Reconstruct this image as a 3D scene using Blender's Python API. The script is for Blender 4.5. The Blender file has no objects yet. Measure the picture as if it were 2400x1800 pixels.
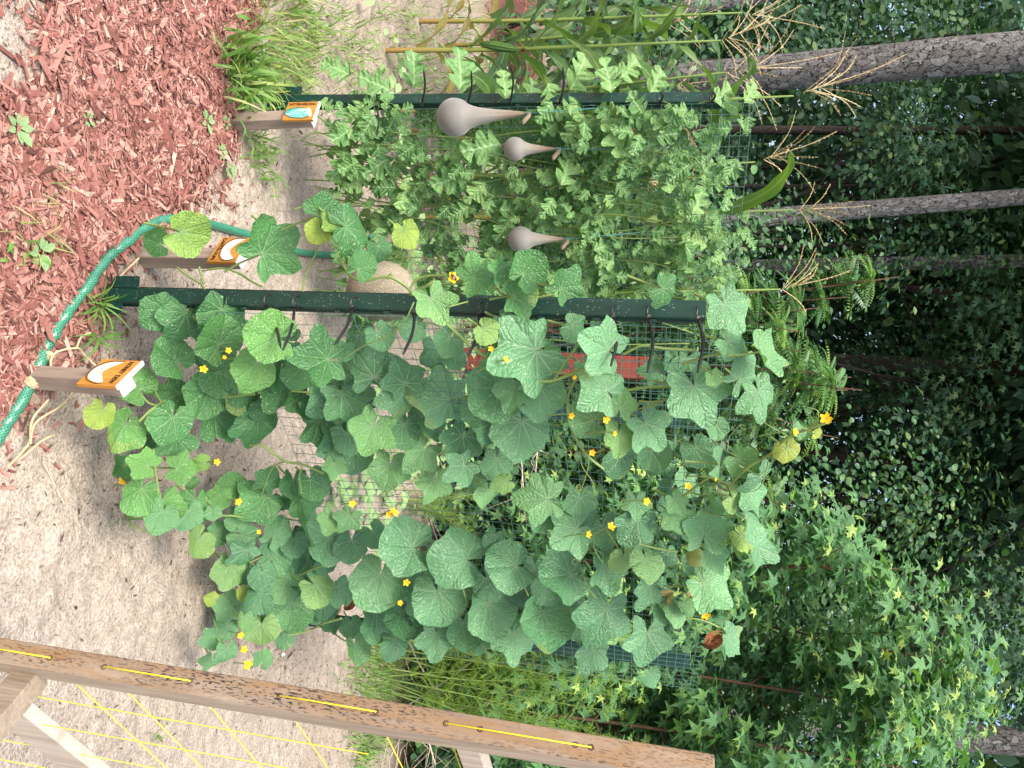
import bpy, math, random
import numpy as np
from mathutils import Vector

random.seed(7)
rng = np.random.default_rng(11)
R = math.radians
S = bpy.context.scene
COL = S.collection

# ------------------------------------------------------------------ camera, sky, sun, exposure
FPX = 1750.0                      # focal length in photo pixels (photo 2400 wide)
PITCH, ROLL, CAMH = R(11.4), R(3.3), 1.43
FW = np.array([0, math.cos(PITCH), -math.sin(PITCH)])
RT0 = np.array([1.0, 0, 0])
UP0 = np.array([0, math.sin(PITCH), math.cos(PITCH)])
EA = math.cos(ROLL) * RT0 + math.sin(ROLL) * UP0      # the scene's "right" (photo down)
EB = -math.sin(ROLL) * RT0 + math.cos(ROLL) * UP0     # the scene's "up" (photo right)
CAM = np.array([0, 0, CAMH])
cd = bpy.data.cameras.new('camera')
cam = bpy.data.objects.new('camera', cd)
COL.objects.link(cam)
cd.sensor_width = 36
cd.lens = FPX / 2400 * 36
cd.clip_start = 0.05
cd.clip_end = 2000
from mathutils import Matrix
X, Y, Z = EB, -EA, -FW
cam.matrix_world = Matrix(((X[0], Y[0], Z[0], CAM[0]), (X[1], Y[1], Z[1], CAM[1]), (X[2], Y[2], Z[2], CAM[2]), (0, 0, 0, 1)))
S.camera = cam
w = bpy.data.worlds.new("World")
S.world = w
w.use_nodes = True
SUN_EL, SUN_AZ = R(58), R(205)     # azimuth: clockwise from +Y
nt = w.node_tree
sky = nt.nodes.new('ShaderNodeTexSky')
sky.sky_type = 'NISHITA'
sky.sun_disc = False
sky.sun_elevation = SUN_EL
sky.sun_rotation = SUN_AZ
sky.air_density = 1.0
sky.dust_density = 6.0
sky.ozone_density = 0.6
nt.links.new(sky.outputs[0], nt.nodes['Background'].inputs[0])
nt.nodes['Background'].inputs[1].default_value = 0.15
sd = bpy.data.lights.new('sun', 'SUN')
sd.energy = 1.2
sd.angle = R(25)
sd.color = (1, 0.96, 0.9)
so = bpy.data.objects.new('sun', sd)
COL.objects.link(so)
sdir = Vector((math.sin(SUN_AZ) * math.cos(SUN_EL), math.cos(SUN_AZ) * math.cos(SUN_EL), math.sin(SUN_EL)))
so.rotation_euler = sdir.to_track_quat('Z', 'Y').to_euler()
S.view_settings.view_transform = 'Standard'
S.view_settings.look = 'None'
S.view_settings.gamma = 1
S.view_settings.exposure = 1.42

# ------------------------------------------------------------------ geometry helpers
def ray(px, py):
    a, b = (py - 900) / FPX, (px - 1200) / FPX
    return FW + a * EA + b * EB
def PY(px, py, y):                    # point on the photo ray at world depth y
    d = ray(px, py)
    return CAM + d * (y / d[1])
def GZ(px, py, z=0.0):                # point on the photo ray at height z
    d = ray(px, py)
    return CAM + d * ((z - CAMH) / d[2])
def PL(px, py, p0, n):                # point on the photo ray in a plane
    d = ray(px, py)
    return CAM + d * (np.dot(p0 - CAM, n) / np.dot(d, n))
def unit(v):
    v = np.asarray(v, float)
    return v / (np.linalg.norm(v, axis=-1, keepdims=True) + 1e-12)

class MB:
    """collects shapes and links them as ONE mesh object"""
    def __init__(s):
        s.v, s.uv, s.t, s.l, s.c, s.mi = [], [], [], [], [], []
        s.n = 0
    def add(s, v, f, uv=None, tone=0.5, mi=0):
        v = np.asarray(v, float).reshape(-1, 3)
        N = len(v)
        s.v.append(v)
        s.uv.append(np.zeros((N, 2)) if uv is None else np.asarray(uv, float).reshape(-1, 2))
        s.t.append(np.broadcast_to(np.asarray(tone, float), (N,)))
        if isinstance(f, np.ndarray):
            s.l.append((f + s.n).ravel())
            s.c.append(np.full(len(f), f.shape[1]))
            s.mi.append(np.full(len(f), mi))
        else:
            for q in f:
                s.l.append(np.asarray(q) + s.n)
            s.c.append(np.array([len(q) for q in f]))
            s.mi.append(np.full(len(f), mi))
        s.n += N
        return s
    def build(s, name, mat, parent=None, smooth=True):
        me = bpy.data.meshes.new(name)
        if s.n:
            v = np.concatenate(s.v); l = np.concatenate(s.l).astype(np.int32); c = np.concatenate(s.c).astype(np.int32)
            me.vertices.add(len(v)); me.vertices.foreach_set('co', v.ravel().astype(np.float32))
            me.loops.add(len(l)); me.loops.foreach_set('vertex_index', l)
            me.polygons.add(len(c))
            me.polygons.foreach_set('loop_start', np.concatenate([[0], np.cumsum(c)[:-1]]).astype(np.int32))
            me.polygons.foreach_set('loop_total', c)
            me.polygons.foreach_set('use_smooth', np.full(len(c), smooth))
            me.polygons.foreach_set('material_index', np.concatenate(s.mi).astype(np.int32))
            u = me.uv_layers.new(name='UVMap')
            u.data.foreach_set('uv', np.concatenate(s.uv)[l].ravel().astype(np.float32))
            a = me.attributes.new('tone', 'FLOAT', 'POINT')
            a.data.foreach_set('value', np.concatenate(s.t).astype(np.float32))
            me.update(calc_edges=True)
            me.validate()
        for m in (mat if isinstance(mat, (list, tuple)) else [mat]):
            me.materials.append(m)
        o = bpy.data.objects.new(name, me)
        COL.objects.link(o)
        if parent is not None:
            o.parent = parent
        return o
    # ---- shapes
    def grid(s, P, uv=None, tone=0.5, mi=0, close=False):
        P = np.asarray(P, float)
        n, m = P.shape[:2]
        i, j = np.meshgrid(np.arange(n - 1), np.arange(m if close else m - 1), indexing='ij')
        j2 = (j + 1) % m
        f = np.stack([i * m + j, i * m + j2, (i + 1) * m + j2, (i + 1) * m + j], -1).reshape(-1, 4)
        return s.add(P.reshape(-1, 3), f, None if uv is None else np.asarray(uv).reshape(-1, 2), tone if np.isscalar(tone) else np.asarray(tone).ravel(), mi)
    def tube(s, pts, r, k=6, tone=0.5, mi=0, caps=True, wob=None):
        pts = np.asarray(pts, float)
        n = len(pts)
        r = np.broadcast_to(np.asarray(r, float), (n,))
        T = unit(np.gradient(pts, axis=0))
        ref = np.array([0, 0, 1.0]) if abs(T[0][2]) < 0.9 else np.array([1.0, 0, 0])
        A = np.zeros_like(pts)
        a = unit(np.cross(T[0], ref))
        for i in range(n):
            a = unit(a - np.dot(a, T[i]) * T[i]); A[i] = a
        B = np.cross(T, A)
        th = np.linspace(0, 2 * math.pi, k + 1)
        rr = r[:, None] * np.ones(k + 1)
        if wob is not None:
            rr = rr + wob(np.arange(n)[:, None], th[None, :])
            rr[:, -1] = rr[:, 0]
        P = pts[:, None, :] + rr[..., None] * (np.cos(th)[None, :, None] * A[:, None, :] + np.sin(th)[None, :, None] * B[:, None, :])
        L = np.concatenate([[0], np.cumsum(np.linalg.norm(np.diff(pts, axis=0), axis=1))])
        uv = np.stack(np.broadcast_arrays(th[None, :] / (2 * math.pi), L[:, None]), -1)
        s.grid(P, uv, tone, mi)
        if caps:
            for q in (0, n - 1):
                s.add(P[q, :-1], [tuple(range(k))], uv[q, :-1], tone, mi)
        return s
    def box(s, c, hx, hy, hz, ax=None, tone=0.5, mi=0, bev=0.0, jit=0.0):
        """box with half sizes, axes ax (3 rows); bevelled by bev"""
        ax = np.eye(3) if ax is None else np.asarray(ax, float)
        if bev > 0:
            hs = np.array([hx, hy, hz]); V = []; idx = {}
            for sx in (-1, 1):
                for sy in (-1, 1):
                    for sz in (-1, 1):
                        sg = np.array([sx, sy, sz])
                        for k in range(3):
                            q = sg * (hs - bev); q[k] = sg[k] * hs[k]
                            idx[(sx, sy, sz, k)] = len(V); V.append(q)
            F = []
            for k in range(3):
                i, j = [(1, 2), (2, 0), (0, 1)][k]
                for sg in (-1, 1):
                    qs = []
                    for (a, b) in ((-1, -1), (1, -1), (1, 1), (-1, 1)):
                        t = [0, 0, 0]; t[k] = sg; t[i] = a; t[j] = b
                        qs.append(idx[(t[0], t[1], t[2], k)])
                    F.append(tuple(qs if sg > 0 else qs[::-1]))
            for k in range(3):
                i, j = [(1, 2), (2, 0), (0, 1)][k]
                for a in (-1, 1):
                    for b in (-1, 1):
                        t0 = [0, 0, 0]; t0[i] = a; t0[j] = b; t1 = list(t0); t0[k] = -1; t1[k] = 1
                        F.append((idx[(*t0, i)], idx[(*t1, i)], idx[(*t1, j)], idx[(*t0, j)]))
            for sx in (-1, 1):
                for sy in (-1, 1):
                    for sz in (-1, 1):
                        F.append(tuple(idx[(sx, sy, sz, k)] for k in range(3)))
            V = np.array(V)
        else:
            V = np.array([(a, b, c_) for a in (-hx, hx) for b in (-hy, hy) for c_ in (-hz, hz)], float)
            F = [(0, 1, 3, 2), (4, 6, 7, 5), (0, 4, 5, 1), (2, 3, 7, 6), (0, 2, 6, 4), (1, 5, 7, 3)]
        if jit:
            V = V + rng.normal(0, jit, V.shape)
        uv = V[:, [0, 2]] if hz > hy else V[:, [0, 1]]
        return s.add(np.asarray(c) + V @ ax, F, uv, tone, mi)
    def lathe(s, c, prof, axis=(0, 0, 1), k=24, tone=0.5, mi=0, squash=1.0):
        ax = unit(axis)
        ref = np.array([1.0, 0, 0]) if abs(ax[0]) < 0.8 else np.array([0, 1.0, 0])
        a = unit(np.cross(ax, ref)); b = np.cross(ax, a)
        th = np.linspace(0, 2 * math.pi, k + 1)
        P = np.array([[np.asarray(c) + ax * z + r * (math.cos(t) * a + squash * math.sin(t) * b) for t in th] for (r, z) in prof])
        uv = np.array([[(t / 6.2832, z) for t in th] for (r, z) in prof])
        return s.grid(P, uv, tone, mi)

def scatter(mb, proto, P, N, T, Sz, tone):
    V, F, UV = proto
    N = unit(N); T = unit(T - (T * N).sum(1, keepdims=True) * N); B = np.cross(T, N)
    P = np.asarray(P)
    W = P[:, None, :] + Sz[:, None, None] * (V[None, :, 0:1] * B[:, None, :] + V[None, :, 1:2] * T[:, None, :] + V[None, :, 2:3] * N[:, None, :])
    n, k = len(P), len(V)
    Fa = (F[None] + (np.arange(n) * k)[:, None, None]).reshape(-1, F.shape[1])
    mb.add(W.reshape(-1, 3), Fa, np.tile(UV, (n, 1)), np.repeat(tone, k))

def tag(o, label, cat, group=None, kind=None):
    if label: o['label'] = label
    if cat: o['category'] = cat
    if group: o['group'] = group
    if kind: o['kind'] = kind
    return o
def thing(name, label, cat, loc=(0, 0, 0), group=None):
    o = bpy.data.objects.new(name, None)
    COL.objects.link(o)
    o.location = Vector([float(q) for q in loc])
    o.empty_display_size = 0.05
    return tag(o, label, cat, group)
def part(mb, name, mat, root, label=None, smooth=True):
    """mesh given in world coordinates becomes a child of root"""
    o = mb.build(name, mat, None, smooth)
    q, loc = root, Vector((0, 0, 0))
    while q is not None:
        loc = loc + q.location; q = q.parent
    o.data.transform(Matrix.Translation(-loc))
    o.parent = root
    if label: o['label'] = label
    return o
def smooth_path(pts, n):
    """Catmull-Rom through pts"""
    pts = np.asarray(pts, float)
    q = np.vstack([2 * pts[0] - pts[1], pts, 2 * pts[-1] - pts[-2]])
    out = []
    m = len(pts) - 1
    for t in np.linspace(0, m - 1e-6, n):
        i = int(t); u = t - i
        a, b, c, d = q[i], q[i + 1], q[i + 2], q[i + 3]
        out.append(0.5 * ((2 * b) + (-a + c) * u + (2 * a - 5 * b + 4 * c - d) * u * u + (-a + 3 * b - 3 * c + d) * u ** 3))
    return np.array(out)
def vnoise(x, y, seed=0):
    """smooth 2-D value noise in 0..1"""
    xi, yi = np.floor(x).astype(np.int64), np.floor(y).astype(np.int64)
    xf, yf = x - xi, y - yi
    def h(a, b):
        k = (a * 374761393 + b * 668265263 + seed * 982451653) & 0xffffffff
        k = ((k ^ (k >> 13)) * 1274126177) & 0xffffffff
        return ((k ^ (k >> 16)) & 0xffff) / 65535.0
    u, v = xf * xf * (3 - 2 * xf), yf * yf * (3 - 2 * yf)
    return (h(xi, yi) * (1 - u) + h(xi + 1, yi) * u) * (1 - v) + (h(xi, yi + 1) * (1 - u) + h(xi + 1, yi + 1) * u) * v
def inpoly(x, y, poly):
    x, y = np.asarray(x), np.asarray(y)
    c = np.zeros(x.shape, bool)
    j = len(poly) - 1
    for i in range(len(poly)):
        xi, yi = poly[i]; xj, yj = poly[j]
        c ^= ((yi > y) != (yj > y)) & (x < (xj - xi) * (y - yi) / (yj - yi + 1e-12) + xi)
        j = i
    return c

# ------------------------------------------------------------------ materials
class NT:
    def __init__(s, name):
        s.m = bpy.data.materials.new(name); s.m.use_nodes = True
        s.t = s.m.node_tree
        s.b = s.t.nodes['Principled BSDF']; s.out = s.t.nodes['Material Output']
    def n(s, typ, **kw):
        q = s.t.nodes.new('ShaderNode' + typ)
        for k, v in kw.items():
            setattr(q, k, v)
        return q
    def lk(s, a, b):
        s.t.links.new(a, b)
    def val(s, sock, v):
        if hasattr(v, 'is_linked') or hasattr(v, 'links'):
            s.lk(v, sock)
        else:
            sock.default_value = v
    def math(s, op, a, b=None, c=None, clamp=False):
        q = s.n('Math', operation=op, use_clamp=clamp)
        s.val(q.inputs[0], a)
        if b is not None: s.val(q.inputs[1], b)
        if c is not None: s.val(q.inputs[2], c)
        return q.outputs[0]
    def ramp(s, fac, stops):
        q = s.n('ValToRGB'); e = q.color_ramp.elements
        while len(e) < len(stops): e.new(0.5)
        for k, (p, c) in zip(e, stops):
            k.position = p; k.color = (*c, 1) if len(c) == 3 else c
        s.val(q.inputs[0], fac)
        return q.outputs[0]
    def mix(s, fac, a, b, blend='MIX'):
        q = s.n('Mix', data_type='RGBA', blend_type=blend)
        s.val(q.inputs[0], fac)
        s.val(q.inputs[6], a if not isinstance(a, tuple) else (*a, 1)); s.val(q.inputs[7], b if not isinstance(b, tuple) else (*b, 1))
        return q.outputs[2]
    def noise(s, scale, detail=4, vec=None, rough=0.55, dist=0.0):
        q = s.n('TexNoise'); q.inputs['Scale'].default_value = scale; q.inputs['Detail'].default_value = detail
        q.inputs['Roughness'].default_value = rough; q.inputs['Distortion'].default_value = dist
        if vec is not None: s.lk(vec, q.inputs['Vector'])
        return q.outputs[0]
    def voro(s, scale, vec=None, feat='F1', out=0):
        q = s.n('TexVoronoi', feature=feat); q.inputs['Scale'].default_value = scale
        if vec is not None: s.lk(vec, q.inputs['Vector'])
        return q.outputs[out]
    def obj(s, scale=(1, 1, 1), rot=(0, 0, 0), src='Object'):
        c = s.n('TexCoord'); mp = s.n('Mapping')
        mp.inputs['Scale'].default_value = scale; mp.inputs['Rotation'].default_value = rot
        s.lk(c.outputs[src], mp.inputs[0])
        return mp.outputs[0]
    def attr(s, name='tone'):
        q = s.n('Attribute'); q.attribute_name = name
        return q.outputs['Fac']
    def bump(s, h, strength=0.3, dist=0.01):
        q = s.n('Bump'); q.inputs['Strength'].default_value = strength; q.inputs['Distance'].default_value = dist
        s.val(q.inputs['Height'], h); s.lk(q.outputs[0], s.b.inputs['Normal'])
        return q.outputs[0]
    def set(s, color=None, rough=None, spec=None, metal=None):
        if color is not None: s.val(s.b.inputs['Base Color'], (*color, 1) if isinstance(color, tuple) else color)
        if rough is not None: s.val(s.b.inputs['Roughness'], rough)
        if spec is not None: s.b.inputs['Specular IOR Level'].default_value = spec
        if metal is not None: s.b.inputs['Metallic'].default_value = metal
        return s
    def transl(s, color, fac):
        t = s.n('BsdfTranslucent'); s.val(t.inputs[0], color)
        mx = s.n('MixShader'); mx.inputs[0].default_value = fac
        s.lk(s.b.outputs[0], mx.inputs[1]); s.lk(t.outputs[0], mx.inputs[2]); s.lk(mx.outputs[0], s.out.inputs[0])

def leafmat(name, stops, rough=0.5, spec=0.4, tr=0.25, veins=None, nscale=9.0, vcol=(0.25, 0.36, 0.16), specks=False, trmul=(1.3, 1.5, 0.5)):
    M = NT(name)
    base = M.ramp(M.attr(), stops)
    nz = M.noise(nscale, 3)
    col = M.mix(0.55, base, M.ramp(nz, [(0.25, (0.55, 0.55, 0.5)), (0.75, (1.35, 1.3, 1.25))]), 'MULTIPLY')
    uvn = M.n('UVMap'); uv = uvn.outputs[0]
    if veins:
        wob = M.n('TexNoise'); wob.inputs['Scale'].default_value = 3.0; M.lk(uv, wob.inputs['Vector'])
        wm_ = M.n('Mix', data_type='RGBA', blend_type='LINEAR_LIGHT'); wm_.inputs[0].default_value = 0.07
        M.lk(uv, wm_.inputs[6]); M.lk(wob.outputs[1], wm_.inputs[7])
        sp = M.n('SeparateXYZ'); M.lk(wm_.outputs[2], sp.inputs[0])
        u, v = sp.outputs[0], sp.outputs[1]
        if veins == 'palm':
            th = M.math('ARCTAN2', u, v)
            t = M.math('DIVIDE', th, 0.62)
            f = M.math('MULTIPLY', M.math('ABSOLUTE', M.math('SUBTRACT', t, M.math('ROUND', t))), 0.62)
            r = M.math('SQRT', M.math('ADD', M.math('MULTIPLY', u, u), M.math('MULTIPLY', v, v)))
            dist = M.math('MULTIPLY', r, M.math('SINE', f))
            wv = M.math('MULTIPLY', M.math('SUBTRACT', 1.0, r), 0.019)
            # side veins branching from the main ones
            k = M.math('ADD', M.math('MULTIPLY', r, 5.5), M.math('MULTIPLY', f, -7.0))
            sv = M.math('ABSOLUTE', M.math('SUBTRACT', k, M.math('ROUND', k)))
            side = M.math('LESS_THAN', sv, 0.045)
            ridge = M.math('SUBTRACT', 1.0, M.math('MULTIPLY', dist, 14.0), clamp=True)
            ridge2 = M.math('SUBTRACT', 1.0, M.math('MULTIPLY', sv, 3.5), clamp=True)
            vn = M.math('MAXIMUM', M.math('LESS_THAN', dist, wv), M.math('MULTIPLY', side, 0.12))
            h = M.math('ADD', M.math('MULTIPLY', ridge, -0.8), M.math('MULTIPLY', ridge2, -0.4))
        elif veins == 'mid':
            vn = M.math('LESS_THAN', M.math('ABSOLUTE', u), 0.07)
            h = M.math('SINE', M.math('MULTIPLY', u, 60.0))
        else:
            au = M.math('ABSOLUTE', u)
            vn = M.math('LESS_THAN', au, 0.028)
            k = M.math('ADD', M.math('MULTIPLY', v, 6.0), M.math('MULTIPLY', au, -5.0))
            sv = M.math('ABSOLUTE', M.math('SUBTRACT', k, M.math('ROUND', k)))
            vn = M.math('MAXIMUM', vn, M.math('MULTIPLY', M.math('LESS_THAN', sv, 0.06), 0.4))
            h = M.math('SUBTRACT', 1.0, M.math('MULTIPLY', sv, 2.0), clamp=True)
        col = M.mix(M.math('MULTIPLY', vn, 0.7), col, vcol)
        if veins == 'palm':
            yl = M.math('MULTIPLY', M.math('GREATER_THAN', M.noise(5, 3, M.obj()), 0.66), M.math('GREATER_THAN', r, 0.62))
            col = M.mix(M.math('MULTIPLY', yl, 0.3), col, (0.30, 0.34, 0.08))
        bl = M.voro(16, uv, 'SMOOTH_F1')
        M.bump(M.math('ADD', h, M.math('ADD', M.math('MULTIPLY', bl, 1.2), M.math('MULTIPLY', nz, 1.2))), 0.55, 0.006)
    if specks:
        ob = M.obj()
        d = M.voro(90, ob)
        g = M.math('GREATER_THAN', M.noise(14, 2, ob), 0.56)
        sp_ = M.math('MULTIPLY', M.math('LESS_THAN', d, 0.16), g)
        col = M.mix(M.math('MULTIPLY', sp_, 0.6), col, (0.52, 0.58, 0.44))
    M.set(col, rough, spec)
    tc = M.mix(1.0, col, trmul, 'MULTIPLY')
    M.transl(tc, tr)
    return M.m
def plain(name, color, rough=0.6, spec=0.4, var=0.25, scale=30, bump=0.0, metal=0.0, tr=0.0):
    M = NT(name)
    nz = M.noise(scale, 4, M.obj())
    c = M.mix(var, color, M.ramp(nz, [(0.3, tuple(x * 0.45 for x in color)), (0.7, tuple(min(1, x * 1.5) for x in color))]))
    M.set(c, rough, spec, metal)
    if bump: M.bump(nz, bump, 0.005)
    if tr: M.transl(c, tr)
    return M.m

MAT = {}
MAT['melon'] = leafmat('melon_leaf', [(0.0, (0.04, 0.135, 0.05)), (0.45, (0.075, 0.22, 0.07)), (0.75, (0.115, 0.28, 0.07)), (1.0, (0.28, 0.38, 0.06))], 0.42, 0.5, 0.2, 'palm', 6, (0.17, 0.33, 0.15), True)
MAT['bluemelon'] = leafmat('bluish_melon_leaf', [(0.0, (0.05, 0.155, 0.068)), (0.33, (0.092, 0.235, 0.112)), (0.7, (0.115, 0.27, 0.11)), (1.0, (0.27, 0.37, 0.07))], 0.42, 0.5, 0.18, 'palm', 6, (0.18, 0.31, 0.18), True)
MAT['sheenmelon'] = leafmat('sky_sheen_melon_leaf', [(0.0, (0.068, 0.195, 0.085)), (0.33, (0.125, 0.30, 0.145)), (0.7, (0.15, 0.32, 0.11)), (1.0, (0.33, 0.42, 0.07))], 0.42, 0.5, 0.2, 'palm', 6, (0.25, 0.38, 0.24), True)  # upper leaves: pale sky sheen painted into the base colour
MAT['wmelon'] = leafmat('watermelon_leaf', [(0.0, (0.07, 0.18, 0.055)), (0.5, (0.13, 0.28, 0.095)), (1.0, (0.22, 0.38, 0.13))], 0.5, 0.4, 0.25, 'pinn', 12, (0.3, 0.45, 0.22))
MAT['cornleaf'] = leafmat('corn_leaf', [(0.0, (0.05, 0.13, 0.04)), (0.5, (0.10, 0.21, 0.055)), (0.9, (0.2, 0.3, 0.08)), (1.0, (0.3, 0.2, 0.07))], 0.42, 0.5, 0.25, 'mid', 8, (0.30, 0.38, 0.18))
MAT['gum'] = leafmat('sweetgum_leaf', [(0.0, (0.055, 0.155, 0.07)), (0.5, (0.105, 0.27, 0.11)), (0.85, (0.20, 0.39, 0.11)), (1.0, (0.42, 0.56, 0.15))], 0.45, 0.45, 0.28, 'pinn', 3, (0.12, 0.22, 0.09))
MAT['sumac'] = leafmat('sumac_leaf', [(0.0, (0.04, 0.11, 0.045)), (0.7, (0.075, 0.19, 0.06)), (1.0, (0.15, 0.27, 0.06))], 0.42, 0.45, 0.22, None, 3)
MAT['shrub'] = leafmat('shrub_leaf', [(0.0, (0.032, 0.09, 0.04)), (0.6, (0.065, 0.17, 0.065)), (1.0, (0.14, 0.26, 0.07))], 0.45, 0.4, 0.22, None, 3)
MAT['forest'] = leafmat('forest_leaf', [(0.0, (0.025, 0.078, 0.043)), (0.6, (0.056, 0.145, 0.072)), (1.0, (0.15, 0.25, 0.085))], 0.5, 0.3, 0.25, None, 1)
MAT['grass'] = leafmat('grass_blade', [(0.0, (0.06, 0.15, 0.03)), (0.55, (0.13, 0.26, 0.055)), (0.8, (0.26, 0.34, 0.10)), (1.0, (0.42, 0.36, 0.2))], 0.5, 0.35, 0.25, None, 5)
MAT['fennel'] = leafmat('fennel_frond', [(0.0, (0.10, 0.2, 0.03)), (1.0, (0.24, 0.38, 0.06))], 0.6, 0.2, 0.3, None, 4)
MAT['stem'] = plain('vine_stem', (0.19, 0.28, 0.08), 0.5, 0.4, 0.4, 12, tr=0.1)
MAT['drystem'] = plain('dry_stem', (0.42, 0.36, 0.22), 0.7, 0.2, 0.4, 40)
MAT['cornstalk'] = NT('corn_stalk')
_m = MAT['cornstalk']; _c = _m.ramp(_m.attr(), [(0.0, (0.30, 0.17, 0.06)), (0.25, (0.24, 0.24, 0.06)), (0.6, (0.16, 0.25, 0.06)), (1.0, (0.2, 0.3, 0.08))])
_m.set(_m.mix(0.4, _c, _m.ramp(_m.noise(20, 4, _m.obj((1, 1, .1))), [(0.3, (0.5, 0.5, 0.5)), (0.7, (1.3, 1.3, 1.3))]), 'MULTIPLY'), 0.45, 0.4); MAT['cornstalk'] = _m.m
MAT['tassel'] = plain('corn_tassel', (0.58, 0.48, 0.27), 0.7, 0.2, 0.6, 60, tr=0.15)
MAT['silk'] = plain('corn_silk', (0.16, 0.08, 0.03), 0.8, 0.2, 0.5, 80)
MAT['petal'] = plain('yellow_petal', (0.85, 0.48, 0.012), 0.5, 0.3, 0.25, 60, tr=0.3)
MAT['black'] = plain('black_nylon', (0.012, 0.013, 0.014), 0.4, 0.5, 0.3, 40)
MAT['white'] = plain('white_paint', (0.78, 0.77, 0.76), 0.6, 0.3, 0.15, 60)
MAT['ink'] = plain('burnt_lettering', (0.04, 0.016, 0.008), 0.6, 0.3, 0.3, 80)
MAT['cord'] = plain('yellow_cord', (0.75, 0.62, 0.03), 0.6, 0.3, 0.3, 200)
MAT['twine'] = plain('teal_twine', (0.10, 0.28, 0.27), 0.7, 0.2, 0.4, 200)
MAT['red'] = plain('red_paint', (0.19, 0.032, 0.022), 0.5, 0.4, 0.25, 15)
MAT['rind'] = plain('green_rind', (0.22, 0.28, 0.07), 0.45, 0.4, 0.4, 25)
MAT['bee'] = plain('bee_body', (0.07, 0.035, 0.012), 0.6, 0.3, 0.8, 300)
MAT['wing'] = plain('bee_wing', (0.35, 0.3, 0.25), 0.3, 0.5, 0.3, 100, tr=0.6)
MAT['twig'] = plain('pale_twig', (0.42, 0.36, 0.29), 0.8, 0.2, 0.5, 50)
MAT['fleck'] = plain('bark_fleck', (0.075, 0.05, 0.035), 0.85, 0.2, 0.7, 30)
MAT['deadleaf'] = plain('dead_leaf', (0.19, 0.08, 0.035), 0.8, 0.2, 0.8, 60)
MAT['tan'] = plain('yellowed_leaf', (0.42, 0.36, 0.16), 0.7, 0.2, 0.6, 40, tr=0.2)
MAT['stone'] = plain('clod', (0.42, 0.33, 0.2), 0.9, 0.2, 0.9, 60, 0.8)
MAT['gumbark'] = plain('red_brown_bark', (0.12, 0.065, 0.042), 0.75, 0.25, 0.5, 30, 0.3)
MAT['darkbark'] = plain('dark_bark', (0.05, 0.042, 0.036), 0.9, 0.15, 0.9, 24, 1.0)

# mulch chips: colour per chip
_m = NT('red_mulch')
_c = _m.ramp(_m.attr(), [(0.0, (0.065, 0.03, 0.025)), (0.3, (0.19, 0.08, 0.065)), (0.65, (0.30, 0.15, 0.123)), (0.9, (0.37, 0.235, 0.19)), (1.0, (0.43, 0.35, 0.28))])
_g = _m.noise(55, 4, _m.obj((1, 1, 1)))
_m.set(_m.mix(0.5, _c, _m.ramp(_g, [(0.25, (0.55, 0.5, 0.5)), (0.75, (1.35, 1.3, 1.3))]), 'MULTIPLY'), 0.85, 0.15)
_m.bump(_g, 0.4, 0.004); MAT['mulch'] = _m.m

# green post paint with dust specks
_m = NT('green_post_paint')
_o = _m.obj()
_sp = _m.math('MULTIPLY', _m.math('LESS_THAN', _m.voro(160, _o), 0.17), _m.math('GREATER_THAN', _m.noise(22, 3, _o), 0.5))
_base = _m.mix(_m.noise(8, 3, _o), (0.002, 0.024, 0.019), (0.005, 0.044, 0.033))
_m.set(_m.mix(_m.math('MULTIPLY', _sp, 0.55), _base, (0.45, 0.5, 0.45)), 0.38, 0.5); MAT['post'] = _m.m
_m = NT('green_vinyl_wire'); _m.set(_m.mix(_m.noise(30, 2, _m.obj()), (0.035, 0.12, 0.095), (0.12, 0.23, 0.205)), 0.4, 0.5); MAT['wire'] = _m.m

# hose: green vinyl with a white braid seen through it
_m = NT('braided_hose')
_u = _m.n('UVMap'); _s = _m.n('SeparateXYZ'); _m.lk(_u.outputs[0], _s.inputs[0])
def _hel(sign):
    k = _m.math('ADD', _m.math('MULTIPLY', _s.outputs[0], 10.0 * sign), _m.math('MULTIPLY', _s.outputs[1], 120.0))
    return _m.math('LESS_THAN', _m.math('ABSOLUTE', _m.math('SUBTRACT', k, _m.math('ROUND', k))), 0.13)
_br = _m.math('MAXIMUM', _hel(1), _hel(-1))
_m.set(_m.mix(_m.math('MULTIPLY', _br, 0.42), (0.0, 0.13, 0.07), (0.22, 0.42, 0.32)), 0.28, 0.5); MAT['hose'] = _m.m

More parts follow.
